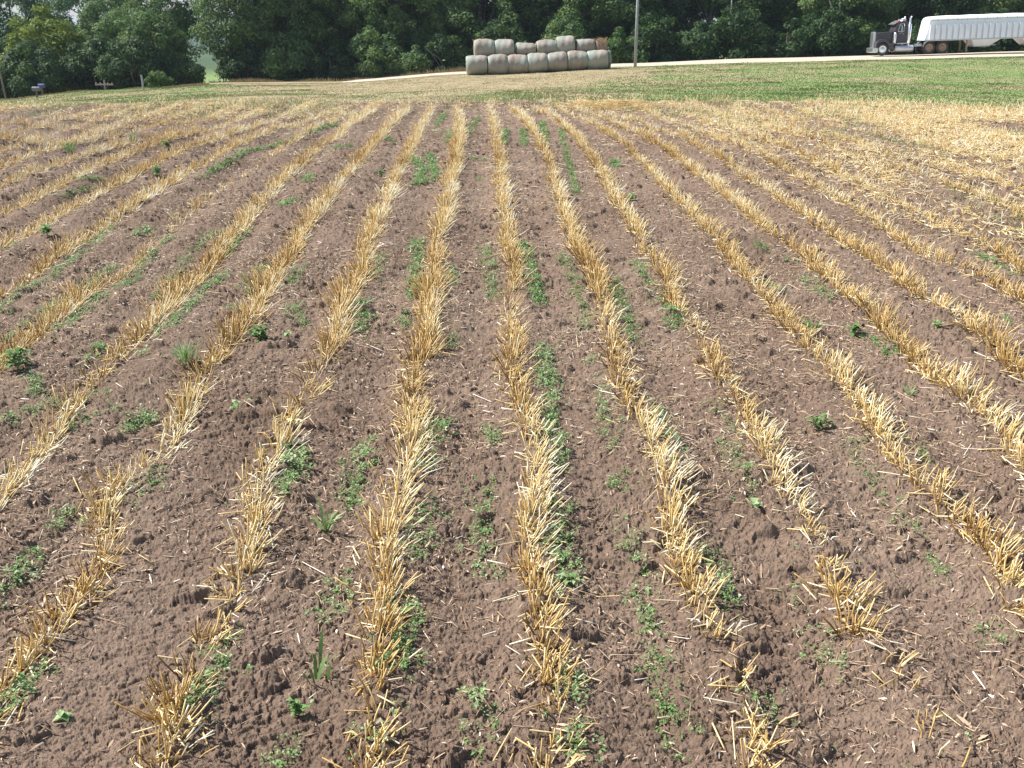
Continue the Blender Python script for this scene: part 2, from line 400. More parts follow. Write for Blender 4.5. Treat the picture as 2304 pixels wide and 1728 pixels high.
def stubble(poly):
    """poly: array (n,3) world x,y,density -> straw arrays"""
    P = poly[:, :2]; seg = np.linalg.norm(np.diff(P, axis=0), axis=1); L = np.concatenate([[0], np.cumsum(seg)])
    tot = L[-1]; Ym = P[:, 1].mean()
    n = int(tot*320); s = rng.uniform(0, tot, n)
    x = np.interp(s, L, P[:, 0]); y = np.interp(s, L, P[:, 1]); w = np.interp(s, L, poly[:, 2])
    cl = vnoise(s/.085, np.full(n, P[0, 0]*7), 41)*.55+vnoise(s/.22, np.full(n, P[0, 0]*3), 42)*.65-.12
    keep = rng.uniform(0, 1, n) < np.clip(w*(.40+1.15*cl), 0, 1)*np.clip(w, 0, 1)**.35
    x, y, w, s = x[keep], y[keep], w[keep], s[keep]; n = len(x)
    # snap part of the stems towards plant crowns
    cr = np.round(s/.05)*.05+(h2(np.round(s/.05), np.zeros(n), 77)-.5)*.03
    k = rng.uniform(.35, .95, n); s2 = s*(1-k)+cr*k
    x = np.interp(s2, L, P[:, 0]); y = np.interp(s2, L, P[:, 1])
    dx = np.interp(s, L, np.gradient(P[:, 0], L)); dy = np.interp(s, L, np.gradient(P[:, 1], L)); dn = np.hypot(dx, dy); dx /= dn; dy /= dn
    wob = .022*(vnoise(s/.35, np.zeros(n)+3, 51)-.5)*2+.012*(h2(np.round(s/.05), np.zeros(n), 78)-.5)
    lat = rng.normal(0, .018, n)+wob
    x = x+dy*lat; y = y-dx*lat
    z = G(x, y)-.006
    # lean: fans out across the row, clump by clump
    lc = (vnoise(s/.14, np.zeros(n)+P[0, 1], 61)-.42)*.95
    la = lc*1.15+(lat-wob)/.016*.36+rng.normal(0, .26, n)+.10; ln = rng.normal(0, .22, n)+(vnoise(s/.2, np.zeros(n), 63)-.5)*.5
    hgt = rng.uniform(.045, .110, n)*(.62+.45*w)*(.70+.6*vnoise(s/.2, np.zeros(n)+P[0, 0], 64))
    d = np.stack([dy*la+dx*ln, -dx*la+dy*ln, np.ones(n)], 1); d /= np.linalg.norm(d, axis=1, keepdims=True)
    p0 = np.stack([x, y, z], 1); p2 = p0+d*hgt[:, None]
    p1 = (p0+p2)/2+rng.normal(0, .004, (n, 3))
    r = rng.uniform(.0012, .0024, n)*np.clip(.95+Ym*.02, 1.0, 1.2)
    # sunlight put into tone: right-leaning stems paler; plus weathered brown patches, paler far off
    br = vnoise(s/.30, np.zeros(n)+9, 71)
    tone = np.clip(.46+.26*la+.45*(br-.5)+rng.normal(0, .20, n)+.016*(y-4), 0, 1)
    V, F, kk = sticks(p0, p1, p2, r); parts = [(V, F, kk, tone, s)]
    # sheaths and leaf shreds
    m = rng.uniform(0, 1, n) < .32; q = m.sum()
    a = rng.uniform(0, 6.28, q); ln_ = rng.uniform(.03, .075, q)
    b0 = p0[m]+np.array([0, 0, .004]); e = np.stack([np.cos(a), np.sin(a), rng.uniform(.1, 1.1, q)], 1); e /= np.linalg.norm(e, axis=1, keepdims=True)
    b2 = b0+e*ln_[:, None]; b1 = (b0+b2)/2+np.array([0, 0, .012]); b2[:, 2] = np.maximum(b2[:, 2]-.012, G(b2[:, 0], b2[:, 1])+.002)
    V, F, kk = ribbons(b0, b1, b2, rng.uniform(.0014, .0034, q)); parts.append((V, F, kk, np.clip(tone[m]+rng.normal(.12, .2, q), 0, 1), s[m]))
    # fallen straws lying in the row
    m = rng.uniform(0, 1, n) < .30; q = m.sum(); a = rng.uniform(0, 6.28, q); l2 = rng.uniform(.015, .05, q)
    cx = p0[m, 0]+rng.normal(0, .035, q); cy = p0[m, 1]+rng.normal(0, .03, q); cz = G(cx, cy)+.006+rng.uniform(0, .012, q)
    c = np.stack([cx, cy, cz], 1); dd = np.stack([np.cos(a), np.sin(a), rng.normal(0, .2, q)], 1)*l2[:, None]
    V, F, kk = sticks(c-dd, c, c+dd, rng.uniform(.0012, .0022, q)*1.1); parts.append((V, F, kk, np.clip(rng.normal(.75, .2, q), 0, 1), s[m]))
    return parts, s

ROWS = {
 'A': [(4,1555,1645,.8),(4,1540,1500,.9),(4,1545,1420,.6),(4,1550,1350,1),(4,1570,1150,1.1),(4,1595,950,1.2),(4,1620,750,1.2),(4,1650,560,1.1),(4,1680,380,1.1),(4,1700,250,1),(4,1725,60,1),(2,430,1480,1),(2,450,1320,1),(2,475,1150,1),(2,480,1000,.9),(2,505,850,.9),(2,530,690,1),(2,580,600,.9),(2,605,450,.9),(2,640,280,.9),(2,668,140,.7),(2,640,60,.6),(2,610,15,.4)],
 'B': [(5,250,1620,.7),(5,285,1500,.2),(5,250,1380,.8),(5,230,1180,.9),(5,220,1000,.8),(5,195,850,.8),(5,190,700,.9),(5,192,500,.9),(5,185,350,.8),(5,150,200,.8),(5,125,60,1),(2,975,1420,.7),(2,955,1310,.5),(2,970,1190,.2),(2,975,1050,.7),(2,960,930,.9),(2,935,780,.8),(2,912,650,.8),(2,918,520,.8),(2,902,400,.7),(2,885,280,.5),(2,878,150,.5),(2,850,60,.5),(2,825,15,.3)],
 'C': [(5,1120,1630,.8),(5,1085,1460,.7),(5,1045,1370,.15),(5,1012,1275,.6),(5,990,1190,.1),(5,945,1080,.3),(5,905,970,.7),(5,845,850,.9),(5,815,740,.9),(5,770,560,1),(5,725,420,.9),(5,685,330,.9),(5,625,200,.8),(5,575,60,.9),(2,1590,1450,.6),(2,1575,1350,.6),(2,1550,1230,.8),(2,1500,1100,1),(2,1430,980,1),(2,1360,850,1),(2,1310,740,.9),(2,1270,620,.8),(2,1248,500,.8),(2,1218,380,.4),(2,1180,290,.5),(2,1120,190,.8),(2,1060,100,.8),(2,1000,45,.6),(2,950,12,.4)],
 'D': [(5,1960,1650,.1),(5,1870,1580,.4),(5,1825,1480,.4),(5,1760,1400,.08),(5,1710,1330,.85),(5,1690,1220,.45),(5,1630,1150,.05),(5,1550,1070,.8),(5,1495,950,.9),(5,1455,840,.6),(5,1410,740,.4),(5,1360,640,.6),(5,1305,570,.4),(5,1240,510,.4),(5,1190,410,.9),(5,1150,330,.8),(5,1100,240,.8),(5,1050,150,.9),(5,1005,60,.6),(3,290,1560,.9),(3,210,1450,.3),(3,130,1330,.15),(3,65,1230,.8),(2,1950,1120,.8),(2,1880,1020,.7),(2,1830,920,.45),(2,1760,800,.9),(2,1700,720,.55),(2,1635,620,.65),(2,1580,530,.9),(2,1540,430,.8),(2,1490,350,.5),(2,1425,270,.6),(2,1365,190,.7),(2,1290,120,.7),(2,1215,70,.6),(2,1130,32,.5),(2,1070,10,.4)],
 'E': [(5,2210,940,.8),(5,2135,830,.9),(5,2075,720,1),(5,1985,620,1),(5,1885,530,1),(5,1795,420,1),(5,1690,320,1),(5,1600,200,1),(5,1520,100,.9),(3,925,1560,.8),(3,850,1440,.9),(3,765,1350,.7),(3,680,1250,.7),(3,550,1120,.9),(3,455,1030,.8),(3,370,920,.8),(3,275,820,.8),(3,185,720,.8),(3,105,640,.7),(3,25,560,.6),(2,1960,556,.7),(2,1880,460,.7),(2,1800,370,.6),(2,1715,300,.6),(2,1620,220,.6),(2,1520,150,.6),(2,1430,95,.5),(2,1350,58,.5),(2,1245,25,.4)],
 'F': [(5,2230,360,.9),(5,2160,250,.9),(5,2070,170,.9),(5,1960,90,1),(5,1840,20,1),(3,1455,1440,1),(3,1350,1340,1),(3,1250,1265,.9),(3,1150,1195,.9),(3,1050,1120,.9),(3,940,1020,.9),(3,860,940,1),(3,780,885,.6),(3,660,815,.7),(3,540,730,.9),(3,420,620,.8),(3,330,540,.7),(3,220,460,.9),(3,145,400,.8),(3,50,345,.7),(2,2030,360,.7),(2,1930,275,.7),(2,1820,215,.7),(2,1700,150,.6),(2,1570,90,.5),(2,1440,50,.5),(2,1310,20,.4)],
 'G': [(3,2230,1640,1),(3,2070,1500,.9),(3,1950,1400,.9),(3,1840,1315,.8),(3,1710,1240,.8),(3,1590,1170,.8),(3,1450,1090,.9),(3,1310,990,1),(3,1200,905,1),(3,1090,840,.8),(3,980,785,.7),(3,870,710,.7),(3,755,630,.6),(3,640,550,.6),(3,530,475,.7),(3,410,390,.6),(3,280,310,.5),(3,150,235,.6),(3,30,180,.5),(2,1800,130,.5),(2,1650,80,.5),(2,1500,40,.4)],
 'H': [(3,2240,1210,1),(3,2080,1130,.9),(3,1950,1065,.7),(3,1800,985,.5),(3,1650,925,.6),(3,1520,865,.8),(3,1380,790,.6),(3,1250,710,.6),(3,1130,635,.6),(3,1010,550,.5),(3,870,470,.5),(3,730,400,.6),(3,590,330,.5),(3,430,255,.6),(3,260,190,.6),(3,100,130,.5),(3,0,92,.4),(3,-150,50,.35)],
 'I': [(3,2240,1030,.9),(3,2110,955,.9),(3,2000,890,.8),(3,1850,805,.5),(3,1550,665,.4),(3,1370,570,.4),(3,1210,490,.5),(3,1050,410,.6),(3,900,350,.6),(3,750,290,.6),(3,600,230,.6),(3,450,175,.5),(3,300,120,.5),(3,150,75,.4),(3,0,45,.4)],
 'J': [(3,2240,700,.6),(3,2000,590,.6),(3,1850,535,.5),(3,1600,450,.4),(3,1350,370,.4),(3,1100,285,.45),(3,850,215,.5),(3,600,145,.45),(3,400,90,.4),(3,200,45,.35)],
 'K': [(3,2240,545,.4),(3,1950,450,.45),(3,1650,370,.4),(3,1350,290,.4),(3,1050,215,.4),(3,750,140,.4),(3,500,80,.35),(3,330,45,.3)],
 'L': [(3,2240,390,.4),(3,1900,310,.4),(3,1500,230,.4),(3,1100,150,.4),(3,700,75,.35),(3,500,42,.3)],
 'M_': [(3,2240,250,.45),(3,1900,190,.45),(3,1500,130,.4),(3,1100,80,.4),(3,750,35,.3)],
 'a': [(4,640,1650,.8),(4,700,1560,.6),(4,680,1410,1),(4,725,1280,.9),(4,795,1180,.5),(4,850,1070,.85),(4,935,980,.6),(4,985,880,.9),(4,1050,760,1),(4,1085,650,1),(4,1065,520,1),(4,1065,420,1),(4,1110,340,.8),(4,1165,250,.6),(4,1200,180,.55),(4,1240,120,.4),(4,1310,60,.65),(1,2010,1590,.6),(1,2075,1430,1.1),(1,2125,1290,1.1),(1,2185,1130,1),(2,55,890,1),(2,115,750,1),(2,150,620,1),(2,210,560,.9),(2,252,450,.8),(2,308,340,.8),(2,365,235,.7),(2,410,150,.6),(2,445,80,.5),(2,470,20,.4)],
 'b': [(4,15,1245,.9),(4,125,1120,.8),(4,215,990,.9),(4,325,885,1),(4,400,790,1),(4,445,690,.9),(4,440,590,.9),(4,485,490,.9),(4,590,415,.6),(4,685,330,.7),(4,715,240,.6),(4,745,150,.9),(4,800,60,.7),(1,1310,1600,.8),(1,1395,1520,.8),(1,1470,1400,1.1),(1,1550,1300,1.1),(1,1625,1180,1),(1,1700,1030,.9),(1,1800,900,1),(1,1875,780,1),(1,1960,660,1),(1,2050,560,.8),(1,2110,470,.4),(1,2185,385,.9),(2,90,290,.7),(2,145,220,.7),(2,208,140,.7),(2,268,80,.6),(2,330,22,.5)],
 'c': [(4,-40,560,.8),(4,45,440,.9),(4,125,340,.8),(4,185,250,.9),(4,265,165,.6),(4,350,70,.5),(4,430,10,.5),(1,740,1530,.6),(1,855,1430,1),(1,950,1330,1.1),(1,1080,1215,1),(1,1180,1100,1),(1,1295,965,.9),(1,1400,850,1),(1,1500,720,.9),(1,1570,630,.8),(1,1650,545,.6),(1,1740,495,.8),(1,1795,425,.8),(1,1870,340,.9),(1,1960,275,.7),(1,2060,230,.7),(1,2130,185,.8),(1,2195,125,.8),(2,60,70,.6),(2,130,20,.5)],
 'd': [(1,-40,1640,1),(1,50,1560,1),(1,150,1465,.9),(1,260,1375,1),(1,380,1285,1),(1,500,1180,1),(1,620,1095,.8),(1,755,1020,.6),(1,850,955,.5),(1,915,890,.35),(1,1000,790,.15),(1,1070,690,.4),(1,1180,635,.4),(1,1265,585,.5),(1,1400,490,.15),(1,1600,390,.1),(1,1770,280,.5),(1,1860,225,.5),(1,1960,160,.5),(1,2090,90,.6),(1,2200,45,.5)],
 'e': [(1,-30,1185,.6),(1,70,1125,.5),(1,170,1050,.8),(1,285,970,.7),(1,400,900,.9),(1,500,840,.8),(1,600,760,.6),(1,710,680,.9),(1,830,615,1),(1,930,540,.9),(1,1050,480,.9),(1,1180,400,.9),(1,1290,345,.7),(1,1410,290,.9),(1,1540,235,.8),(1,1650,190,.8),(1,1790,145,.7),(1,1900,105,.6),(1,2010,65,.5),(1,2100,35,.4)],
 'f': [(1,-30,890,.8),(1,100,825,.9),(1,220,755,.8),(1,340,695,.8),(1,470,645,.9),(1,600,570,.6),(1,710,500,1),(1,845,435,1),(1,960,380,.9),(1,1080,325,.8),(1,1180,290,.6),(1,1280,255,.7),(1,1390,205,.8),(1,1510,155,.8),(1,1630,110,.6),(1,1760,70,.5),(1,1900,35,.4)],
 'g': [(1,-30,680,.7),(1,130,625,.8),(1,250,565,.9),(1,380,490,1),(1,500,440,.9),(1,610,400,.8),(1,740,350,.9),(1,870,300,.8),(1,1000,250,.7),(1,1130,205,.7),(1,1250,170,.6),(1,1370,135,.6),(1,1510,95,.6),(1,1650,60,.4)],
 'h': [(1,-30,515,.9),(1,100,475,.9),(1,220,435,.9),(1,330,398,.6),(1,450,355,.6),(1,570,322,.6),(1,700,285,.6),(1,850,240,.5),(1,970,205,.5),(1,1100,165,.5),(1,1250,120,.45),(1,1400,85,.4)],
 'i': [(1,-30,390,.9),(1,130,345,.9),(1,260,310,.8),(1,410,268,.8),(1,600,222,.7),(1,760,185,.6),(1,920,150,.5),(1,1100,115,.5),(1,1250,85,.4)],
 'j': [(1,-30,310,.8),(1,150,275,.7),(1,300,243,.8),(1,450,212,.6),(1,620,180,.6),(1,780,150,.5),(1,950,118,.4),(1,1100,90,.4)],
 'l': [(1,-30,242,.8),(1,200,205,.7),(1,400,176,.6),(1,600,148,.6),(1,800,122,.5),(1,1000,92,.4)],
 'm': [(1,-30,186,.8),(1,200,160,.8),(1,450,134,.6),(1,700,106,.5),(1,900,85,.4)],
 'n': [(1,-30,135,.8),(1,250,115,.8),(1,550,92,.6),(1,850,68,.5),(1,1100,52,.4)],
}
ROWLAB = {
 'A': 'thick unbroken golden straw stubble row climbing just left of the middle of the picture',
 'B': 'thin ragged straw stubble row running nearly straight up the middle, right of the thickest row',
 'C': 'straw stubble row right of the middle with a bare gap near the bottom edge',
 'D': 'broken straw stubble row whose last loose clumps reach the bottom edge at the lower right',
 'E': 'even straw stubble row meeting the right edge lowest of all, above the lower right corner',
 'F': 'dense pale straw stubble row meeting the right edge second from the bottom',
 'G': 'straw stubble row meeting the right edge third from the bottom, behind the tall lone straw',
 'H': 'straw stubble row meeting the right edge fourth from the bottom, brown clump at the edge',
 'I': 'straw stubble row meeting the right edge fifth up, where the straw litter begins',
 'J': 'sparse straw stubble row sixth up on the right edge, half lost in pale straw litter',
 'K': 'sparse straw stubble row seventh up on the right edge, beside green grass patches',
 'L': 'faint straw stubble row eighth up on the right edge among straw litter',
 'M_': 'faint straw stubble row on the right, farthest one before the green verge',
 'a': 'golden straw stubble row reaching the bottom edge farthest left, leaning right in its middle stretch',
 'b': 'straw stubble row leaving the picture at the left edge lowest of all, splayed pale clumps',
 'c': 'straw stubble row second from the bottom on the left edge, thin where green weeds grow',
 'd': 'straw stubble row third from the bottom on the left edge, nearly vanishing halfway up',
 'e': 'straw stubble row fourth from the bottom on the left edge, low and brown',
 'f': 'straw stubble row fifth from the bottom on the left edge, above the bushy weed',
 'g': 'straw stubble row sixth from the bottom on the left edge',
 'h': 'straw stubble row seventh from the bottom on the left edge',
 'i': 'straw stubble row eighth from the bottom on the left edge, below the spiky green tuft',
 'j': 'straw stubble row ninth from the bottom on the left edge, pale',
 'l': 'straw stubble row tenth from the bottom on the left edge, near the dry verge',
 'm': 'straw stubble row second from the far left verge of the field',
 'n': 'straw stubble row farthest back on the left, along the dry verge',
}
rowpts = []
for key, pts in ROWS.items():
    q = []
    for t, x, y, w in pts:
        px, py = tp(t, x, y); wx, wy = onfield(px, py, .04); q.append((wx, wy, w))
    q = sorted(q, key=lambda p: p[1])
    clean = [q[0]]
    for p in q[1:]:
        if math.hypot(p[0]-clean[-1][0], p[1]-clean[-1][1]) > .06: clean.append(p)
    q = np.array(clean)
    # smooth sideways jitter of the measured far points a little
    for it in range(2):
        far = q[1:-1, 1] > 6
        q[1:-1, 0] = np.where(far, .25*q[:-2, 0]+.5*q[1:-1, 0]+.25*q[2:, 0], q[1:-1, 0])
    # carry the row on beyond the frame along its own direction
    d0 = q[0]-q[min(4, len(q)-1)]; d0 = d0/np.hypot(d0[0], d0[1]); dr = np.array([.02, -1.0])
    ex = [(q[0][0]+dr[0]*s, q[0][1]+dr[1]*s, q[0][2]) for s in (5.4, 4.2, 3.0, 1.8, .8) if q[0][1]+dr[1]*s > .5]
    q = np.concatenate([np.array(ex), q]) if ex else q
    q = q[q[:, 1] < 14.9]
    parts, ss = stubble(q)
    ss = np.sort(ss); L_ = np.concatenate([[0], np.cumsum(np.linalg.norm(np.diff(q[:, :2], axis=0), axis=1))])
    cuts = [-1]; last = ss[0]
    for s0, s1 in zip(ss[:-1], ss[1:]):          # a clump ends at a gap, or where the row has run on long enough
        ymid = np.interp(s0, L_, q[:, 1]); maxl = .45+.11*max(0, ymid-1.5)
        if s1-s0 > .045+.004*ymid or (s0-last > maxl and s1-s0 > .006) or s0-last > 2*maxl: cuts.append((s0+s1)/2); last = s1
    cuts.append(1e9)
    o = empty('stubble_row', (q[0, 0], q[0, 1], float(T(q[0, 0], q[0, 1], False))))
    off = np.array(o.location)
    for c0, c1 in zip(cuts[:-1], cuts[1:]):
        sub = []
        for V, F, kk, t, s_ in parts:
            m = (s_ > c0) & (s_ <= c1); n_ = int(m.sum())
            if not n_: continue
            fp = len(F)//len(s_); base = F.reshape(len(s_), fp, 4)[0]
            sub.append((V.reshape(len(s_), kk, 3)[m].reshape(-1, 3), (np.arange(n_)[:, None, None]*kk+base[None]).reshape(-1, 4), kk, t[m]))
        if not sub: continue
        V, F, t = join(sub); npmesh('stubble_clump', V-off, F, M['straw'], o, tone=t)
    tag(o, ROWLAB[key], 'stubble row', 'rows of cut straw stubble across the field')
    rowpts.append(q)

# ------------------------------------------------------------ straw litter between the rows
def scatter_field(n, ymin, ymax, umax=.62):
    py = rng.uniform(0, 1, n)
    # uniform on the ground within a fan
    Y = np.sqrt(ymin**2+(ymax**2-ymin**2)*py); X = rng.uniform(-1, 1, n)*(umax*Y+1.5)
    return X, Y
def mat_density(X, Y):                  # straw cover grows towards the right far corner
    px = X/Y*FX*1.05+1152; s = (FS*Y-CAMZ)/Y; py = 864-(np.tan(np.arctan(s)+PITCH))*FX
    line = 285+(px-1500)*.36
    dR = np.clip((line-py)/110+.35, 0, 1)*np.clip((px-1350)/150, 0, 1)
    dF = np.clip((254-py)/14, 0, 1)*np.clip((px-1050)/250, .45, 1)
    dL = np.clip((275-py)/18, 0, 1)*np.clip((900-px)/400, 0, 1)
    return np.clip(np.maximum(np.maximum(dR, dF), dL*1.5), 0, 1.5), px, py
def litter(n, ymin, ymax, lens, rad, name, dens=None, tmean=.6, lift=.004):
    X, Y = scatter_field(n, ymin, ymax)
    if dens is not None:
        k = rng.uniform(0, 1, n) < dens(X, Y); X, Y = X[k], Y[k]
    n = len(X); a = rng.uniform(0, 6.28, n); l = lens(n)/2
    ca, sa = np.cos(a), np.sin(a)
    z0 = G(X-ca*l, Y-sa*l); z2 = G(X+ca*l, Y+sa*l); zc = G(X, Y)
    m = np.maximum(zc, (z0+z2)/2)+lift+rng.uniform(0, lift, n)
    tl = np.clip((z2-z0)/2, -.6*l, .6*l)
    p1 = np.stack([X, Y, m+rng.normal(0, .0015, n)], 1)
    d = np.stack([ca*l, sa*l, tl+rng.normal(0, .1, n)*l], 1)
    V, F, k = sticks(p1-d, p1, p1+d, rad(n))
    return (V, F, k, np.clip(rng.normal(tmean, .25, n), 0, 1))
def flakes(n, ymin, ymax, size, tmean, dens=None):
    X, Y = scatter_field(n, ymin, ymax)
    if dens is not None:
        k = rng.uniform(0, 1, n) < dens(X, Y); X, Y = X[k], Y[k]
    n = len(X); l = size(n); a = rng.uniform(0, 6.28, n)
    p1 = np.stack([X, Y, G(X, Y)+.005+rng.uniform(0, .004, n)], 1)
    d = np.stack([np.cos(a), np.sin(a), rng.normal(0, .25, n)], 1)*l[:, None]
    side = np.stack([-np.sin(a), np.cos(a), rng.normal(0, .35, n)], 1)
    V, F, k = ribbons(p1-d, p1+np.array([0, 0, .001]), p1+d, l*rng.uniform(.08, .26, n), side)
    return (V, F, k, np.clip(rng.normal(tmean, .27, n), 0, 1))
patch = lambda X, Y: np.clip(.25+1.3*vnoise(X/.3, Y/.3, 91)-.35, .08, 1)
near = []
near.append(litter(60000, 1.1, 8, lambda n: rng.gamma(2.2, .011, n)+.006, lambda n: rng.uniform(.0008, .0018, n), 's', patch, .55))
near.append(litter(42000, 8, 15, lambda n: rng.gamma(2.4, .014, n)+.01, lambda n: rng.uniform(.0012, .0024, n), 's', patch, .6))
near.append(litter(7000, 1.3, 9, lambda n: rng.uniform(.012, .045, n), lambda n: rng.uniform(.0008, .0018, n), 's', patch, .50, .004))
near.append(litter(2200, 1.3, 14, lambda n: rng.uniform(.06, .16, n), lambda n: rng.uniform(.0012, .002, n), 's', patch, .7, .006))
near.append(flakes(210000, 1.1, 6, lambda n: rng.gamma(2, .0022, n)+.0016, .40, patch))
near.append(litter(80000, 1.1, 6, lambda n: rng.gamma(2, .005, n)+.004, lambda n: rng.uniform(.0004, .0009, n), 's', patch, .5, .002))
near.append(flakes(120000, 6, 15, lambda n: rng.gamma(2, .0034, n)+.003, .42, patch))
V, F, t = join(near); o = npmesh('straw_litter', V, F, M['litter'], tone=t)
tag(o, 'broken straw bits and chaff scattered over the bare soil between the rows', 'straw litter', kind='stuff')
mt = []
md = lambda X, Y: mat_density(X, Y)[0]*(.60+.45*np.cos(2*math.pi*(np.interp((X+.0308*Y)/1.5, SK, SI)-.04)))*np.clip(1.9*vnoise(X/.40, Y/1.3, 95)-.10, 0, 1)
mt.append(litter(230000, 4.5, 15, lambda n: rng.uniform(.02, .09, n), lambda n: rng.uniform(.0012, .0024, n), 's', md, .68, .012))
X_, Y_ = scatter_field(60000, 5, 15); k = rng.uniform(0, 1, 60000) < md(X_, Y_)*.55; X_, Y_ = X_[k], Y_[k]; n = len(X_)
p0 = np.stack([X_, Y_, G(X_, Y_)], 1); d = np.stack([rng.normal(.15, .5, n), rng.normal(0, .5, n), np.ones(n)], 1)*rng.uniform(.04, .11, n)[:, None]
V, F, kk = sticks(p0, p0+d*.5, p0+d, rng.uniform(.0014, .0024, n)); mt.append((V, F, kk, np.clip(rng.normal(.72, .2, n), 0, 1)))
mt.append(flakes(330000, 4.5, 15, lambda n: rng.gamma(2, .0060, n)+.005, .72, md))
V, F, t = join(mt); o = npmesh('straw_cover', V, F, M['straw'], tone=t)
tag(o, 'pale matted straw covering the soil in the far right of the field', 'straw cover', kind='stuff')
# heap of loose straw at the field edge
hx, hy = onfield(1385, 233, .05); n = 900
a = rng.uniform(0, 6.28, n); rr = rng.normal(0, 1, n)
X_ = hx+rng.normal(0, .42, n); Y_ = hy+rng.normal(0, .18, n); dd = ((X_-hx)/.6)**2+((Y_-hy)/.3)**2
Z_ = G(X_, Y_)+rng.uniform(0, 1, n)*.10*np.exp(-dd)
d = np.stack([np.cos(a), np.sin(a)*.6, rng.normal(.05, .2, n)], 1)*rng.uniform(.03, .11, n)[:, None]; p = np.stack([X_, Y_, Z_+.01], 1)
V, F, kk = sticks(p-d, p, p+d, rng.uniform(.0016, .0026, n)); V, F, t = join([(V, F, kk, np.clip(rng.normal(.6, .15, n), 0, 1))])
o = npmesh('straw_heap', V, F, M['straw'], tone=t)
tag(o, 'small golden heap of loose straw on the far field edge below the pole and bales', 'straw heap')
# dirt clods lying loose
n = 90000; X_, Y_ = scatter_field(n, 1.3, 11); Y_ = 1.3+(Y_-1.3)**1.25/9.7**.25*1.0; X_ = rng.uniform(-1, 1, n)*(.62*Y_+1); ico = np.array([(1, 0, 0), (-1, 0, 0), (0, 1, 0), (0, -1, 0), (0, 0, 1), (0, 0, -1.)])
# cubes jittered into lumps (8 verts)
cv = np.array([(-1, -1, -1), (1, -1, -1), (1, 1, -1), (-1, 1, -1), (-1, -1, 1), (1, -1, 1), (1, 1, 1), (-1, 1, 1)])*.62
s = rng.gamma(1.3, .0014, n)+.0012+.0003*Y_; s[:50] = rng.uniform(.010, .018, 50)
V = cv[None]+rng.normal(0, .42, (n, 8, 3)); V = V*s[:, None, None]*np.array([1, 1, .7])+np.stack([X_, Y_, G(X_, Y_)+s*.15], 1)[:, None]
F = (np.arange(n)[:, None, None]*8+np.array([(0, 3, 2, 1), (4, 5, 6, 7), (0, 1, 5, 4), (1, 2, 6, 5), (2, 3, 7, 6), (3, 0, 4, 7)])[None]).reshape(-1, 4)
o = npmesh('soil_clods', V.reshape(-1, 3), F, M['soil'], smooth=False)
tag(o, 'crumbled brown dirt clods lying loose on the tilled soil', 'dirt clods', kind='stuff')

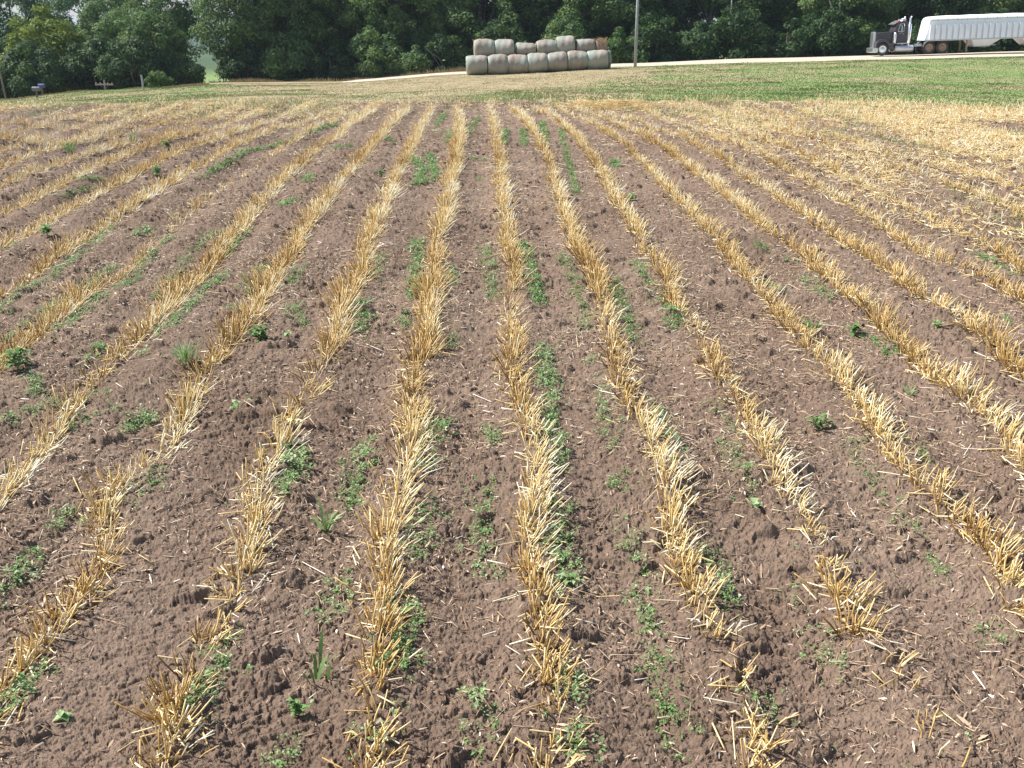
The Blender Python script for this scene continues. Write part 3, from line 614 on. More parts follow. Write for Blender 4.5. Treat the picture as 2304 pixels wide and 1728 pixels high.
# ------------------------------------------------------------ weeds
def leaves(p, d, l, w, droop=.3):       # p base, d unit direction, folded ovate leaves
    n = len(p); up = np.array([[0, 0, 1.]]); side = np.cross(d, up); side /= np.linalg.norm(side, axis=1, keepdims=True)+1e-9
    m = p+d*(l*.5)[:, None]; e = p+d*l[:, None]-np.array([0, 0, 1.])*(l*droop)[:, None]
    lift = np.array([0, 0, 1.])*(w*.35)[:, None]
    V = np.stack([p, m-side*w[:, None]+lift, m, m+side*w[:, None]+lift, e], 1).reshape(-1, 3)
    F = np.array([(0, 2, 1, 1)])
    tri = np.array([(0, 2, 1), (0, 3, 2), (2, 4, 1), (2, 3, 4)])
    return V, (np.arange(n)[:, None, None]*5+tri[None]).reshape(-1, 3), 5
SEED = [
 (5,[(230,0),(258,300),(270,500),(300,750),(330,880)],.9),(5,[(440,20),(490,250),(500,350),(530,550),(600,750),(640,1000),(700,1300),(740,1380),(760,1520),(760,1650)],.5),
 (5,[(690,150),(750,300),(780,400)],.5),(5,[(930,150),(1010,350),(1070,500),(1100,570)],.4),(5,[(1490,300),(1560,420),(1650,530),(1700,600),(1780,700),(1850,800),(1910,860)],.4),
 (5,[(1220,860),(1260,950),(1320,1060),(1380,1190),(1420,1350)],.35),(5,[(2040,1060),(2130,1140)],.4),(5,[(1760,300),(1820,380)],.4),(5,[(900,750),(950,850),(980,980)],.7),
 (5,[(330,1320),(370,1380)],.9),(5,[(350,1530),(380,1630)],.9),(5,[(1100,1360),(1150,1460)],.5),
 (4,[(1830,220),(1790,350),(1760,450)],.8),(4,[(1770,560),(1740,700),(1760,800)],.6),(4,[(1685,960),(1690,1080),(1660,1200),(1645,1280)],.9),(4,[(1600,1500),(1580,1560)],.5),
 (4,[(2020,480),(2000,620),(2000,760),(2030,850)],.6),(4,[(2040,250),(2050,290)],.9),(4,[(1980,1350),(1980,1560),(1970,1620)],.6),(4,[(1540,280),(1500,350),(1460,480),(1460,580)],.8),
 (4,[(1225,330),(1210,450),(1180,540)],1),(4,[(1400,860),(1390,940),(1350,1010)],.7),(4,[(940,1140),(900,1260),(830,1350),(820,1450)],.8),
 (4,[(1180,1530),(1190,1620)],.6),(4,[(290,590),(180,720),(60,860),(10,960)],1),(4,[(150,1260),(60,1340),(0,1420)],1),(4,[(620,180),(540,260)],1.1),(4,[(580,590),(600,520),(680,450)],.6),
 (4,[(310,260),(345,220)],.8),(4,[(20,240),(70,200),(150,170),(250,130)],.7),(4,[(140,50),(150,110)],.8),(4,[(380,130),(430,120)],.8),(4,[(440,190),(480,170)],.6),
 (1,[(0,1510),(170,1380),(350,1250),(500,1150),(700,1000)],.6),(1,[(0,1330),(60,1240),(200,1170),(330,1080),(450,990),(560,900),(700,760)],.6),
 (1,[(300,1480),(450,1400),(560,1290),(680,1190),(780,1150),(860,1070),(960,900),(1080,830)],.7),(1,[(830,830),(950,770)],.8),
 (1,[(1250,490),(1400,400),(1540,320),(1650,290),(1900,220),(2100,140)],.8),(1,[(950,1230),(1050,1120),(1200,920),(1350,790)],.5),(1,[(970,1450),(1060,1420),(1220,1260),(1380,1080)],.8),
 (1,[(1380,950),(1540,780)],.9),(1,[(540,1610),(640,1510)],.9),(1,[(850,1580),(950,1560)],.5),(1,[(1540,1200),(1560,1060),(1700,1000)],.6),(1,[(1480,1260),(1430,1300)],.5),(1,[(1750,660),(1830,610)],1),
 (1,[(1800,1150),(1880,1020)],.6),(1,[(1820,1260),(1880,1380)],.6),(1,[(1900,500),(1940,460)],.9),(1,[(500,510),(640,480)],.8),(1,[(2030,320),(2200,280)],.6),(1,[(380,600),(600,520)],.5),(1,[(30,950),(110,900)],.4),
 (2,[(150,960),(130,1100)],.6),(2,[(390,860),(380,1000),(350,1220)],.9),(2,[(330,350),(420,420),(380,520),(500,470),(460,330)],1.2),(2,[(180,230),(230,260)],.7),
 (2,[(450,190),(600,180),(560,260)],.6),(2,[(930,180),(920,270)],.8),(2,[(1040,180),(1050,280)],.7),(2,[(1160,120),(1180,280)],.8),(2,[(1270,170),(1330,400),(1380,570)],.6),
 (2,[(1035,870),(1090,1000),(1120,1120),(1150,1250)],1.2),(2,[(810,900),(840,1050),(860,1220)],.6),(2,[(60,1260),(50,1430)],.9),(2,[(320,1320),(300,1420)],.6),(2,[(600,1030),(610,1130)],.6),
 (2,[(1185,1520),(1190,1640)],.9),(2,[(1440,1600),(1500,1590)],.6),(2,[(1600,1100),(1660,1260),(1750,1480)],.7),(2,[(1740,1000),(1830,1150),(1950,1300),(2000,1400)],.6),
 (2,[(1280,930),(1350,1120),(1430,1320),(1440,1420)],.5),(2,[(590,1450),(600,1520)],.6),(2,[(700,350),(820,370)],.6),(2,[(1600,360),(1620,410)],.9),(2,[(700,200),(760,100)],.5),(2,[(500,150),(560,60)],.5),
 (3,[(2,1300),(40,1400)],.8),(3,[(850,1100),(950,1190),(1000,1240)],.6),(3,[(540,870),(600,930)],.5),(3,[(1200,1430),(1230,1470)],.7),(3,[(1280,1480),(1400,1580)],.8),
 (3,[(1890,940),(2060,1040),(2180,1080)],.7),(3,[(720,990),(780,1000)],.5),(3,[(620,1130),(700,1180)],.5),(3,[(2090,1330),(2130,1370)],.5),
]
ps, sc_ = [], []
for t, pl, w in SEED:
    q = np.array([onfield(*tp(t, x, y), .01) for x, y in pl]); L = np.concatenate([[0], np.cumsum(np.linalg.norm(np.diff(q, axis=0), axis=1))])
    n = max(8, int(L[-1]*250*min(w, .95))+7); s = rng.uniform(0, L[-1], n)
    keep = vnoise(s/.09, np.zeros(n)+L[-1]*31, 5) > .18; s = s[keep]; n = len(s)
    x = np.interp(s, L, q[:, 0])+rng.normal(0, .024, n); y = np.interp(s, L, q[:, 1])+rng.normal(0, .03, n)
    ps.append(np.stack([x, y], 1)); sc_.append(rng.uniform(.7, 1.25, n)*(.75+.35*w))
# sparse stray seedlings everywhere, thicker on the left
X_, Y_ = scatter_field(12000, 1.4, 14.5); k = rng.uniform(0, 1, 12000) < np.where(X_ < 0, .6, .18)*(vnoise(X_/.5, Y_/.7, 8) > .45); ps.append(np.stack([X_[k], Y_[k]], 1)); sc_.append(rng.uniform(.4, .9, k.sum()))
P = np.concatenate(ps); S = np.concatenate(sc_); k = (P[:, 1] < 14.6) & (P[:, 1] > 1.0); P = P[k]; S = S[k]; nP = len(P); K = 8
idx = np.repeat(np.arange(nP), K); a = rng.uniform(0, 6.28, nP*K); el = rng.uniform(.05, 1.1, nP*K)
base = np.stack([P[idx, 0], P[idx, 1], G(P[idx, 0], P[idx, 1])], 1)+np.stack([rng.normal(0, .006, nP*K), rng.normal(0, .006, nP*K), rng.uniform(.002, .022, nP*K)*S[idx]], 1)
d = np.stack([np.cos(a)*np.cos(el), np.sin(a)*np.cos(el), np.sin(el)], 1); l = rng.uniform(.005, .0135, nP*K)*S[idx]*(1+.05*P[idx, 1])
V, F, kk = leaves(base, d, l, l*rng.uniform(.16, .34, nP*K))
o = npmesh('weed_seedlings', V, F, M['weed'], tone=np.repeat(np.clip(rng.normal(.55, .22, nP*K)+(.4*(vnoise(P[idx, 0]/.4, P[idx, 1]/.4, 7)-.5)), 0, 1), kk))
tag(o, 'lines of tiny green weed seedlings sprouting between and beside the stubble rows', 'seedlings', kind='stuff')
# green grass coming through the straw on the right
gp = lambda X, Y: np.clip(mat_density(X, Y)[0]*1.4*(vnoise(X/.5, Y/1.1, 15)-.52)*3, 0, .75)
X_, Y_ = scatter_field(52000, 5, 15); k = rng.uniform(0, 1, 52000) < gp(X_, Y_); X_, Y_ = X_[k], Y_[k]; n = len(X_)
p0 = np.stack([X_, Y_, G(X_, Y_)], 1); d = np.stack([rng.normal(0, .45, n), rng.normal(0, .45, n), np.ones(n)], 1)*rng.uniform(.03, .09, n)[:, None]
V, F, kk = ribbons(p0, p0+d*.55, p0+d+np.array([0, 0, -.008]), rng.uniform(.0015, .003, n))
o = npmesh('young_grass', V, F, M['weed'], tone=np.repeat(np.clip(rng.normal(.6, .2, n), 0, 1), kk))
tag(o, 'thin green grass sprouting through the pale straw on the right of the field', 'grass', kind='stuff')

def grass_tuft(x, y, n, h, spread, label, tm=.6, wid=.0028):
    t = rng.uniform(0, 6.28, n); r = np.abs(rng.normal(0, spread, n)); z0 = float(G(np.array([x]), np.array([y]))[0])
    p0 = np.stack([np.cos(t)*r*.4, np.sin(t)*r*.4, np.zeros(n)-.004], 1)
    L = rng.uniform(.5, 1, n)*h; lean = rng.uniform(.1, .75, n)
    d = np.stack([np.cos(t)*lean, np.sin(t)*lean, np.ones(n)], 1); d /= np.linalg.norm(d, axis=1, keepdims=True)
    p1 = p0+d*(L*.6)[:, None]; p2 = p1+(d*np.array([1.5, 1.5, .55]))*(L*.45)[:, None]
    V, F, kk = ribbons(p0, p1, p2, rng.uniform(.7, 1.2, n)*wid)
    o = npmesh('grass_tuft', V, F, M['weed'], tone=np.repeat(np.clip(rng.normal(tm, .15, n), 0, 1), kk)); o.location = (x, y, z0)
    tag(o, label, 'grass tuft', 'single green weeds in the field')
def leafy(x, y, n, h, lw, label, tm=.5, aspect=.3):
    z0 = float(G(np.array([x]), np.array([y]))[0]); e = empty('weed_plant', (x, y, z0))
    stems = MB(); pts = []
    ns = 4
    for i in range(ns):
        a = rng.uniform(0, 6.28); le = rng.uniform(.1, .8) if i else .05; hh = h*rng.uniform(.6, 1)
        tip = np.array([math.cos(a)*le*h, math.sin(a)*le*h, hh]); stems.tube([(0, 0, -.01), tuple(tip*.5+np.array([0, 0, .004])), tuple(tip)], [.0018, .0014, .0008], 5); pts.append(tip)
    stems.build('stem', M['weed_stem'], e)
    k = rng.integers(0, ns, n); f = rng.uniform(.25, 1, n); p = np.array(pts)[k]*f[:, None]
    a = rng.uniform(0, 6.28, n); el = rng.uniform(-.1, .9, n); d = np.stack([np.cos(a)*np.cos(el), np.sin(a)*np.cos(el), np.sin(el)], 1)
    l = rng.uniform(.6, 1.1, n)*lw; V, F, kk = leaves(p, d, l, l*aspect)
    npmesh('leaves', V, F, M['weed'], e, tone=np.repeat(np.clip(rng.normal(tm, .18, n), 0, 1), kk))
    tag(e, label, 'weed', 'single green weeds in the field')
M['weed_stem'] = basic('weed_stem', (.12, .22, .07), .6)
def W(t, x, y): return onfield(*tp(t, x, y), 0.0)
grass_tuft(*W(1,440,320), 45, .17, .05, 'spiky green grass tuft at the left between far stubble rows, tallest one there')
grass_tuft(*W(1,830,260), 30, .14, .04, 'small upright green grass tuft near the far left rows, right of a taller one')
leafy(*W(1,980,470), 40, .09, .05, 'leafy green weed in the shadowed strip between two far left stubble rows')
leafy(*W(1,1045,300), 34, .08, .055, 'spreading green weed farthest back among the left rows')
leafy(*W(1,300,850), 60, .10, .05, 'bushy dark green weed touching a stubble row near the left edge', .4)
grass_tuft(*W(1,1160,1640), 70, .12, .05, 'bright green grass clump beside the second stubble row left of the thick one', .85)
leafy(*W(1,1640,1510), 60, .085, .042, 'bushy blue green weed in front of the tall pale stubble clump left of middle', .35)
leafy(*W(1,130,1690), 60, .11, .055, 'spiky dark green weed at the left edge halfway down', .4, .22)
leafy(*W(1,1790,1490), 18, .04, .03, 'little yellow green weed just right of a bushier blue green one', .8)
leafy(*W(2,160,470), 34, .08, .04, 'round green weed between two far rows left of the middle', .55)
leafy(*W(2,1720,610), 24, .06, .045, 'flat leafed weed alone on bare soil right of the middle, far part', .6)
grass_tuft(*W(2,765,495), 22, .07, .04, 'low grassy weed on bare soil between the two middle far rows', .7)
grass_tuft(*W(3,895,1420), 34, .10, .03, 'upright blue green grass tuft growing on a right hand stubble row', .5)
leafy(*W(3,1150,1440), 26, .055, .045, 'dark spreading weed in front of the pale dense right hand row', .35)
leafy(*W(3,1660,1400), 22, .05, .03, 'small bright weed between two stubble rows near the right edge', .75)
grass_tuft(*W(4,1345,660), 11, .13, .02, 'single tuft of long green grass blades on bare soil left of the thickest row', .8, .0048)
grass_tuft(*W(4,1310,1300), 9, .12, .05, 'dark weed with long arching blades beside a pale dead leaf, lower left of middle', .25, .0045)
leafy(*W(4,1225,1430), 46, .05, .019, 'blue green seedling cluster with round leaves near the bottom left of middle', .5, .36)
leafy(*W(5,1365,250), 40, .06, .045, 'dark spiky weed alone on bare soil in the right half', .25, .16)
grass_tuft(*W(5,1740,110), 22, .06, .03, 'small yellow green grass tuft on bare soil near the right edge', .85)
leafy(*W(5,320,890), 18, .035, .028, 'tiny bright weed just right of the ragged middle row', .8)
leafy(*W(5,1095,575), 10, .03, .035, 'pale seedling with two broad leaves between two right hand rows', .9, .4)
leafy(*W(4,990,175), 12, .04, .03, 'small seedling on bare soil between the two lower left rows, upper part', .75, .4)
leafy(*W(4,265,1470), 12, .025, .022, 'tiny green seedling alone on bare soil in the lower left corner', .75, .4)
# tall lone straws
def lone(t, x0, y0, x1, y1, r, label, bend=0):
    px, py = tp(t, x0, y0); bx, by = onfield(px, py); qx, qy = tp(t, x1, y1); top = atpx(qx, qy, by)
    z0 = float(G(np.array([bx]), np.array([by]))[0]); b = Vector((bx, by, z0-.01)); mid = (b+top)/2+Vector((bend, 0, 0))
    o = MB().tube([b, mid, top], [r, r*.8, r*.5], 6).build('dry_stalk', M['stalk']); tag(o, label, 'dry stalk')
M['stalk'] = basic('stalk', (.60, .44, .22), .55, 0, .15, 40)
lone(3, 1960, 1680, 1980, 1410, .0026, 'tall single dry straw standing upright out of a stubble row by the right edge', .008)
def edge_stalk(px, pyb, pyt, lx, label, r=.004):
    bx, by = onfield(px, pyb); by = min(by, 14.2); top = atpx(px+lx, pyt, by); z0 = float(T(bx, by)); b = Vector((bx, by, z0))
    m = MB().tube([b, (b+top)/2+Vector((.01, 0, 0)), top], [r, r*.7, r*.4], 5); m.tube([b, b+Vector((.08, 0, .10)), b+Vector((.1, .02, .13))], [r*.8, r*.6, r*.4], 5)
    m.tube([b, b+Vector((-.05, 0, .10)), b+Vector((-.11, .02, .16))], [r*.8, r*.6, r*.4], 5)
    tag(m.build('dry_stalk', M['stalk']), label, 'dry stalk')
edge_stalk(2062, 232, 182, 8, 'tall thin dry grass stalk on the far right field edge against the green verge')
edge_stalk(1872, 232, 206, 2, 'short dry stalk on the far field edge, left of the tallest one')
edge_stalk(1662, 230, 212, 8, 'thin dry stalk on the far field edge right of the grey pole', .003)

# ------------------------------------------------------------ grass on the verge (stuff)
n = 150000; Yv = rng.uniform(33, 81.5, n)**1.0; uv = rng.uniform(-.60, .60, n); Xv = uv*Yv
dr = dryness(Xv, Yv); w = 1+Yv/60
p0 = np.stack([Xv, Yv, T(Xv, Yv)], 1); hh = rng.uniform(.02, .052, n)*(1+1.0*(vnoise(Xv/1.5, Yv/2, 66) > .78))
hh = hh*np.where(dr > .75, .5, 1)
d = np.stack([rng.normal(0, .35, n), rng.normal(0, .35, n), np.ones(n)], 1)*hh[:, None]
V, F, kk = ribbons(p0, p0+d*.6, p0+d, rng.uniform(.008, .02, n), np.tile(np.array([[1., 0, 0]]), (n, 1)))
tone = np.clip(.38+.55*(dr-.35)+.5*(vnoise(Xv/3, Yv/6, 67)-.5)+rng.normal(0, .14, n), 0, 1)
o = npmesh('grass', V, F, M['grassblade'], tone=np.repeat(tone, kk)); tag(o, 'rough mown green and tan grass verge between field and road', 'grass', kind='stuff')
# dry seedy grass along the bank crest on the left and by the road under the trees
n = 26000; pxr = rng.uniform(-120, 1060, n); Yv = np.where(pxr < 470, rng.uniform(75, 80, n), rng.uniform(92.5, 97, n)); Xv = (pxr-1152)/FX/1.045*Yv
p0 = np.stack([Xv, Yv, T(Xv, Yv)-.02], 1); hh = rng.uniform(.15, .6, n)*np.where(pxr < 470, .24, .85)*np.clip(2.0*vnoise(Xv/2.2, Yv/2, 68)-.35, .05, 1.3)
d = np.stack([rng.normal(0, .25, n), rng.normal(0, .2, n), np.ones(n)], 1)*hh[:, None]
V, F, kk = ribbons(p0, p0+d*.6, p0+d, rng.uniform(.010, .026, n), np.tile(np.array([[1., 0, 0]]), (n, 1)))
o = npmesh('roadside_weeds', V, F, M['drystem'], tone=np.repeat(np.clip(rng.normal(.5, .25, n), 0, 1), kk)); tag(o, 'tall dry brown grass along the bank and road in front of the trees', 'dry grass', kind='stuff')
# green uneven tufts along the field's far edge
n = 9000; u0 = rng.uniform(-.6, .6, n); Ye_ = np.interp(u0, uc, CAMZ/(FS-slope(ye))); Yv = Ye_+rng.uniform(-.5, 1.4, n); Xv = u0*Yv
k = vnoise(Xv/.5, Yv*0, 72) > .5; Xv, Yv = Xv[k], Yv[k]; n = len(Xv)
p0 = np.stack([Xv, Yv, T(Xv, Yv, False)], 1); hh = rng.uniform(.03, .12, n)
d = np.stack([rng.normal(0, .4, n), rng.normal(0, .3, n), np.ones(n)], 1)*hh[:, None]
V, F, kk = ribbons(p0, p0+d*.6, p0+d, rng.uniform(.0015, .003, n))
o = npmesh('edge_grass', V, F, M['grassblade'], tone=np.repeat(np.clip(rng.normal(.6, .3, n), 0, 1), kk)); tag(o, 'ragged green and dry grass fringe along the far edge of the stubble field', 'grass', kind='stuff')

# ------------------------------------------------------------ trees
def crown_mesh(seed, H, RX, RY, zb, nlobe, nleaf, lr=(.5, 1.15), leaf=(.09, .19), gaps=.0):
    r = np.random.default_rng(seed)
    # lobes through the crown volume, more at its surface
    t = r.normal(0, 1, (nlobe, 3)); t /= np.linalg.norm(t, axis=1, keepdims=True); rad = r.uniform(.35, 1, nlobe)**.6
    c = t*rad[:, None]*np.array([RX, RY, (H-zb)/2])+np.array([0, 0, (H+zb)/2])
    wz = (c[:, 2]-zb)/(H-zb); c[:, :2] *= (1.08-.45*np.clip(wz-.45, 0, 1))[:, None]
    R_ = r.uniform(lr[0], lr[1], nlobe)*(1.1-.3*wz)
    p_ = R_**2; k = r.choice(nlobe, nleaf, p=p_/p_.sum())
    d = r.normal(0, 1, (nleaf, 3)); d[:, 2] = d[:, 2]*.8+.25; d /= np.linalg.norm(d, axis=1, keepdims=True)
    rr = 1-np.abs(r.normal(0, .16, nleaf))-.10*r.uniform(0, 1, nleaf)
    # ragged lobes: twigs stick out by direction hash
    tw = h2(np.floor(d[:, 0]*4+k*3), np.floor(d[:, 1]*4+d[:, 2]*7), seed); rr = rr*(.78+.42*tw)
    p = c[k]+d*(R_[k]*rr)[:, None]*np.array([1.15, 1.15, .85])
    p[:, 2] -= .12*np.abs(r.normal(0, 1, nleaf))
    nrm = d*.9+r.normal(0, .38, (nleaf, 3))+np.array([-.25, 0, .45]); nrm /= np.linalg.norm(nrm, axis=1, keepdims=True)
    a, b = frames(nrm); th = r.uniform(0, 6.28, nleaf)[:, None]; a, b = a*np.cos(th)+b*np.sin(th), b*np.cos(th)-a*np.sin(th)
    s = r.uniform(leaf[0], leaf[1], nleaf)[:, None]
    V = np.stack([p-a*s, p-b*s*.45+nrm*s*.12, p+a*s, p+b*s*.45+nrm*s*.12], 1).reshape(-1, 3)
    F = np.arange(nleaf*4).reshape(-1, 4)
    lt = r.uniform(-.22, .22, nlobe)[k]
    tone = np.repeat(np.clip(r.normal(.5, .2, nleaf)+lt, 0, 1), 4)
    me_o = npmesh('crown', V, F, M['leaf_mid'], tone=tone, smooth=False)
    return me_o, c, R_
def trunk_mesh(seed, H, r0, lobes, m, lean=.3, nl=10):
    r = random.Random(seed); mb = MB(); top = Vector((r.uniform(-lean, lean), r.uniform(-lean, lean), H*.8))
    path = [Vector((0, 0, -.5))]+[Vector((top.x*f+r.uniform(-.12, .12), top.y*f+r.uniform(-.12, .12), H*.8*f)) for f in (.15, .35, .55, .8, 1)]
    mb.tube(path, [r0*1.25, r0, r0*.85, r0*.68, r0*.42, r0*.2], 9)
    for i in range(nl):
        f = r.uniform(.2, .85); s = path[1+int(f*4)]; e = Vector(lobes[r.randrange(len(lobes))])
        if e.z < s.z: e.z = s.z+.6
        mid = (s+e)/2+Vector((r.uniform(-.3, .3), r.uniform(-.3, .3), -.2))
        mb.tube([s, mid, e], [r0*.38, r0*.22, r0*.07], 6)
    return mb.build('trunk', m, smooth=True)
protos = {}
def proto(key, seed, H, RX, RY, zb, nlobe, nleaf, r0, bark='bark', **kw):
    cr, c, _ = crown_mesh(seed, H, RX, RY, zb, nlobe, nleaf, **kw); tr = trunk_mesh(seed, H, r0, [tuple(x) for x in c], M[bark])
    protos[key] = (cr, tr); C.objects.unlink(cr); C.objects.unlink(tr)
proto('oak', 1, 14, 4.6, 4.2, 1.2, 200, 42000, .30)
proto('elm', 2, 16, 4.2, 4.0, 2.0, 185, 38000, .28, 'pale_bark')
proto('broad', 3, 12, 5.2, 4.4, .6, 200, 42000, .30)
proto('loose', 4, 15, 4.4, 4.2, 1.5, 115, 24000, .24)
proto('round', 5, 8.2, 3.0, 3.0, .6, 70, 20000, .18, lr=(.6, 1.1), leaf=(.10, .2))
proto('scrub', 6, 4.2, 2.3, 1.9, .0, 46, 9000, .10, lr=(.45, .9), leaf=(.09, .19))
proto('scrub2', 7, 3.2, 2.6, 1.6, .0, 40, 8000, .08, lr=(.4, .8), leaf=(.09, .18))
proto('small', 8, 2.0, 1.5, 1.2, .0, 26, 2600, .05, lr=(.3, .55), leaf=(.09, .17))
def tree(key, px, Y, leafm, label, s=1, rz=None, name='tree', cat='tree', group='trees behind the road', dz=0, sz=1):
    e = empty(name, at(px, Y, dz), random.uniform(0, 6.28) if rz is None else rz); e.scale = (s, s, s*sz)
    for src in protos[key]:
        c = src.copy(); c.data = src.data; C.objects.link(c); c.parent = e
        if src is protos[key][0]:
            c.data = MESH_VARIANTS.setdefault((key, leafm), None) or MESH_VARIANTS.__setitem__((key, leafm), variant(src.data, leafm)) or MESH_VARIANTS[(key, leafm)]
    tag(e, label, cat, group); return e
MESH_VARIANTS = {}
def variant(me, leafm):
    m2 = me.copy(); m2.materials.clear(); m2.materials.append(M[leafm]); return m2
LG = 'trees in the valley at the left'
tree('elm', -95, 112, 'leaf_blue', 'tall green tree cut off by the left picture edge behind the wooden crossarm post', 1.15, group=LG)
tree('oak', 52, 118, 'leaf_blue', 'tall blue green tree rising behind the yellow green tree', 1.15, group=LG)
tree('round', 118, 96, 'leaf_yellow', 'rounded yellow green tree in front of the darker trees at the left', 1.12, group=LG, sz=.95)
tree('round', -20, 100, 'leaf_mid', 'low green tree at the left edge behind the wooden post crossarm', 1.0, group=LG)
tree('loose', 215, 122, 'leaf_blue', 'tall loose crowned tree with sky gaps, right of the yellow green tree', 1.2, group=LG)
tree('broad', 300, 112, 'leaf_mid', 'broad dark tree above the low wooden T post', 1.08, group=LG)
tree('loose', 362, 104, 'leaf_mid', 'loose green tree just left of the gap with the far blue hill', 1.0, group=LG)
tree('round', 355, 94, 'leaf_mid', 'lower green tree standing behind the wooden fence post', .95, group=LG)
tree('scrub', 215, 92, 'leaf_dark', 'dark low thicket bush behind the low wooden T post', 1.1, name='bush', cat='bush', group=LG)
tree('scrub', 80, 90, 'leaf_dark', 'dark low thicket bush behind the two mailboxes', 1.1, name='bush', cat='bush', group=LG)
tree('scrub2', -20, 90, 'leaf_dark', 'dark thicket bush at the foot of the left crossarm post', 1.3, name='bush', cat='bush', group=LG)
tree('scrub', 300, 90, 'leaf_dark', 'dark thicket bush left of the fence post', 1.0, name='bush', cat='bush', group=LG)
tree('scrub2', 415, 92, 'leaf_dark', 'dark bush at the bottom of the gap showing the far hill', .75, name='bush', cat='bush', group=LG)
tree('small', 356, 77, 'leaf_mid', 'small leafy sapling right beside the wooden fence post', .62, name='bush', cat='bush', group=LG)
RG = 'trees behind the road'
TR = [('elm', 552, 99, 'leaf_mid', 1.0, 'pale trunked tree at the road left end, beside the far hill gap'),
 ('oak', 650, 105, 'leaf_dark', 1.0, 'big dark tree above the bare left end of the road'),
 ('broad', 700, 102, 'leaf_mid', .95, 'broad leafy green tree between the road end and the bale stack'),
 ('oak', 800, 105, 'leaf_dark', 1.05, 'dark tree left of the bale stack, second from it'),
 ('broad', 895, 102, 'leaf_mid', .95, 'bright leafed tree midway between road end and bale stack'),
 ('elm', 985, 105, 'leaf_mid', 1.05, 'green tree just left of the bale stack'),
 ('broad', 1085, 104, 'leaf_mid', 1.0, 'leafy tree rising behind the left end of the bale stack'),
 ('oak', 1185, 106, 'leaf_dark', 1.05, 'dark tree rising behind the middle of the bale stack'),
 ('broad', 1290, 104, 'leaf_mid', 1.0, 'leafy tree rising behind the right end of the bale stack'),
 ('oak', 1390, 105, 'leaf_mid', 1.0, 'green tree directly behind the thin grey pole'),
 ('oak', 1490, 108, 'leaf_dark', 1.1, 'very dark tree just right of the thin grey pole'),
 ('loose', 1590, 106, 'leaf_mid', 1.0, 'green tree with a pale bare branch, second right of the grey pole'),
 ('broad', 1690, 107, 'leaf_dark', 1.0, 'dark tree halfway between grey pole and truck'),
 ('elm', 1790, 106, 'leaf_mid', 1.0, 'lighter tree left of the truck, second from it'),
 ('broad', 1890, 103, 'leaf_mid', 1.0, 'light leafed tree just left of the truck bonnet'),
 ('oak', 1985, 108, 'leaf_dark', 1.05, 'dark tree behind the truck cab'),
 ('oak', 2085, 107, 'leaf_dark', 1.05, 'dark tree behind the front end of the white trailer'),
 ('broad', 2190, 106, 'leaf_mid', 1.05, 'green tree above the middle of the white trailer'),
 ('elm', 2300, 106, 'leaf_mid', 1.05, 'green tree above the trailer at the right picture edge'),
 ('oak', 2420, 106, 'leaf_dark', 1.05, 'dark tree cut off by the right picture edge')]
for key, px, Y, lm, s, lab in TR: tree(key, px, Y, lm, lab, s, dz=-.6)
BR = [('scrub', 560, 96.5, 'leaf_dark', 1.0, 'dark bush by the pale trunk at the left end of the road'),
 ('scrub', 655, 97, 'leaf_mid', 1.2, 'leafy bush standing over the shaded left road edge'),
 ('scrub2', 745, 96.5, 'leaf_dark', 1.0, 'low dark bush where the road turns into a thin strip'),
 ('scrub', 850, 97.5, 'leaf_mid', 1.15, 'bush with tangled vines above the thin road strip'),
 ('scrub2', 930, 96.5, 'leaf_mid', .9, 'low bush in dry grass, second left of the bale stack'),
 ('scrub', 1010, 97.5, 'leaf_dark', .9, 'dark bush against the left end of the bale stack'),
 ('scrub', 1130, 97.5, 'leaf_dark', 1.1, 'dark bush showing between the upper bales'),
 ('scrub', 1270, 97.5, 'leaf_mid', 1.1, 'green bush peeping over the lower upper bales on the right'),
 ('scrub2', 1400, 97, 'leaf_mid', 1.1, 'sunlit bush between the bale stack and the grey pole'),
 ('scrub', 1470, 98, 'leaf_dark', 1.1, 'dark bush on the road edge right of the grey pole'),
 ('scrub2', 1560, 99, 'leaf_dark', 1.2, 'shaded bush behind the bright middle stretch of road'),
 ('scrub', 1660, 98, 'leaf_dark', 1.2, 'dark bush left of a small sunlit clearing by the road'),
 ('scrub2', 1760, 98, 'leaf_dark', 1.2, 'dark low bush on the road edge, third left of the truck'),
 ('scrub', 1850, 98, 'leaf_dark', 1.1, 'dark bush on the road edge, nearest left of the truck'),
 ('scrub', 1925, 98.5, 'leaf_mid', .9, 'light green bush touching the truck grille in view'),
 ('scrub2', 2030, 99, 'leaf_dark', 1.1, 'shaded bush seen under the gap behind the truck cab'),
 ('scrub2', 2120, 99, 'leaf_dark', 1.1, 'shaded bush seen beneath the trailer front'),
 ('scrub2', 2215, 99, 'leaf_dark', 1.1, 'shaded bush seen beneath the trailer hoppers'),
 ('scrub2', 2310, 99, 'leaf_dark', 1.1, 'shaded bush beneath the trailer at the right picture edge')]
for key, px, Y, lm, s, lab in BR: tree(key, px, Y, lm, lab, s, name='bush', cat='bush', group='bushes along the far side of the road')
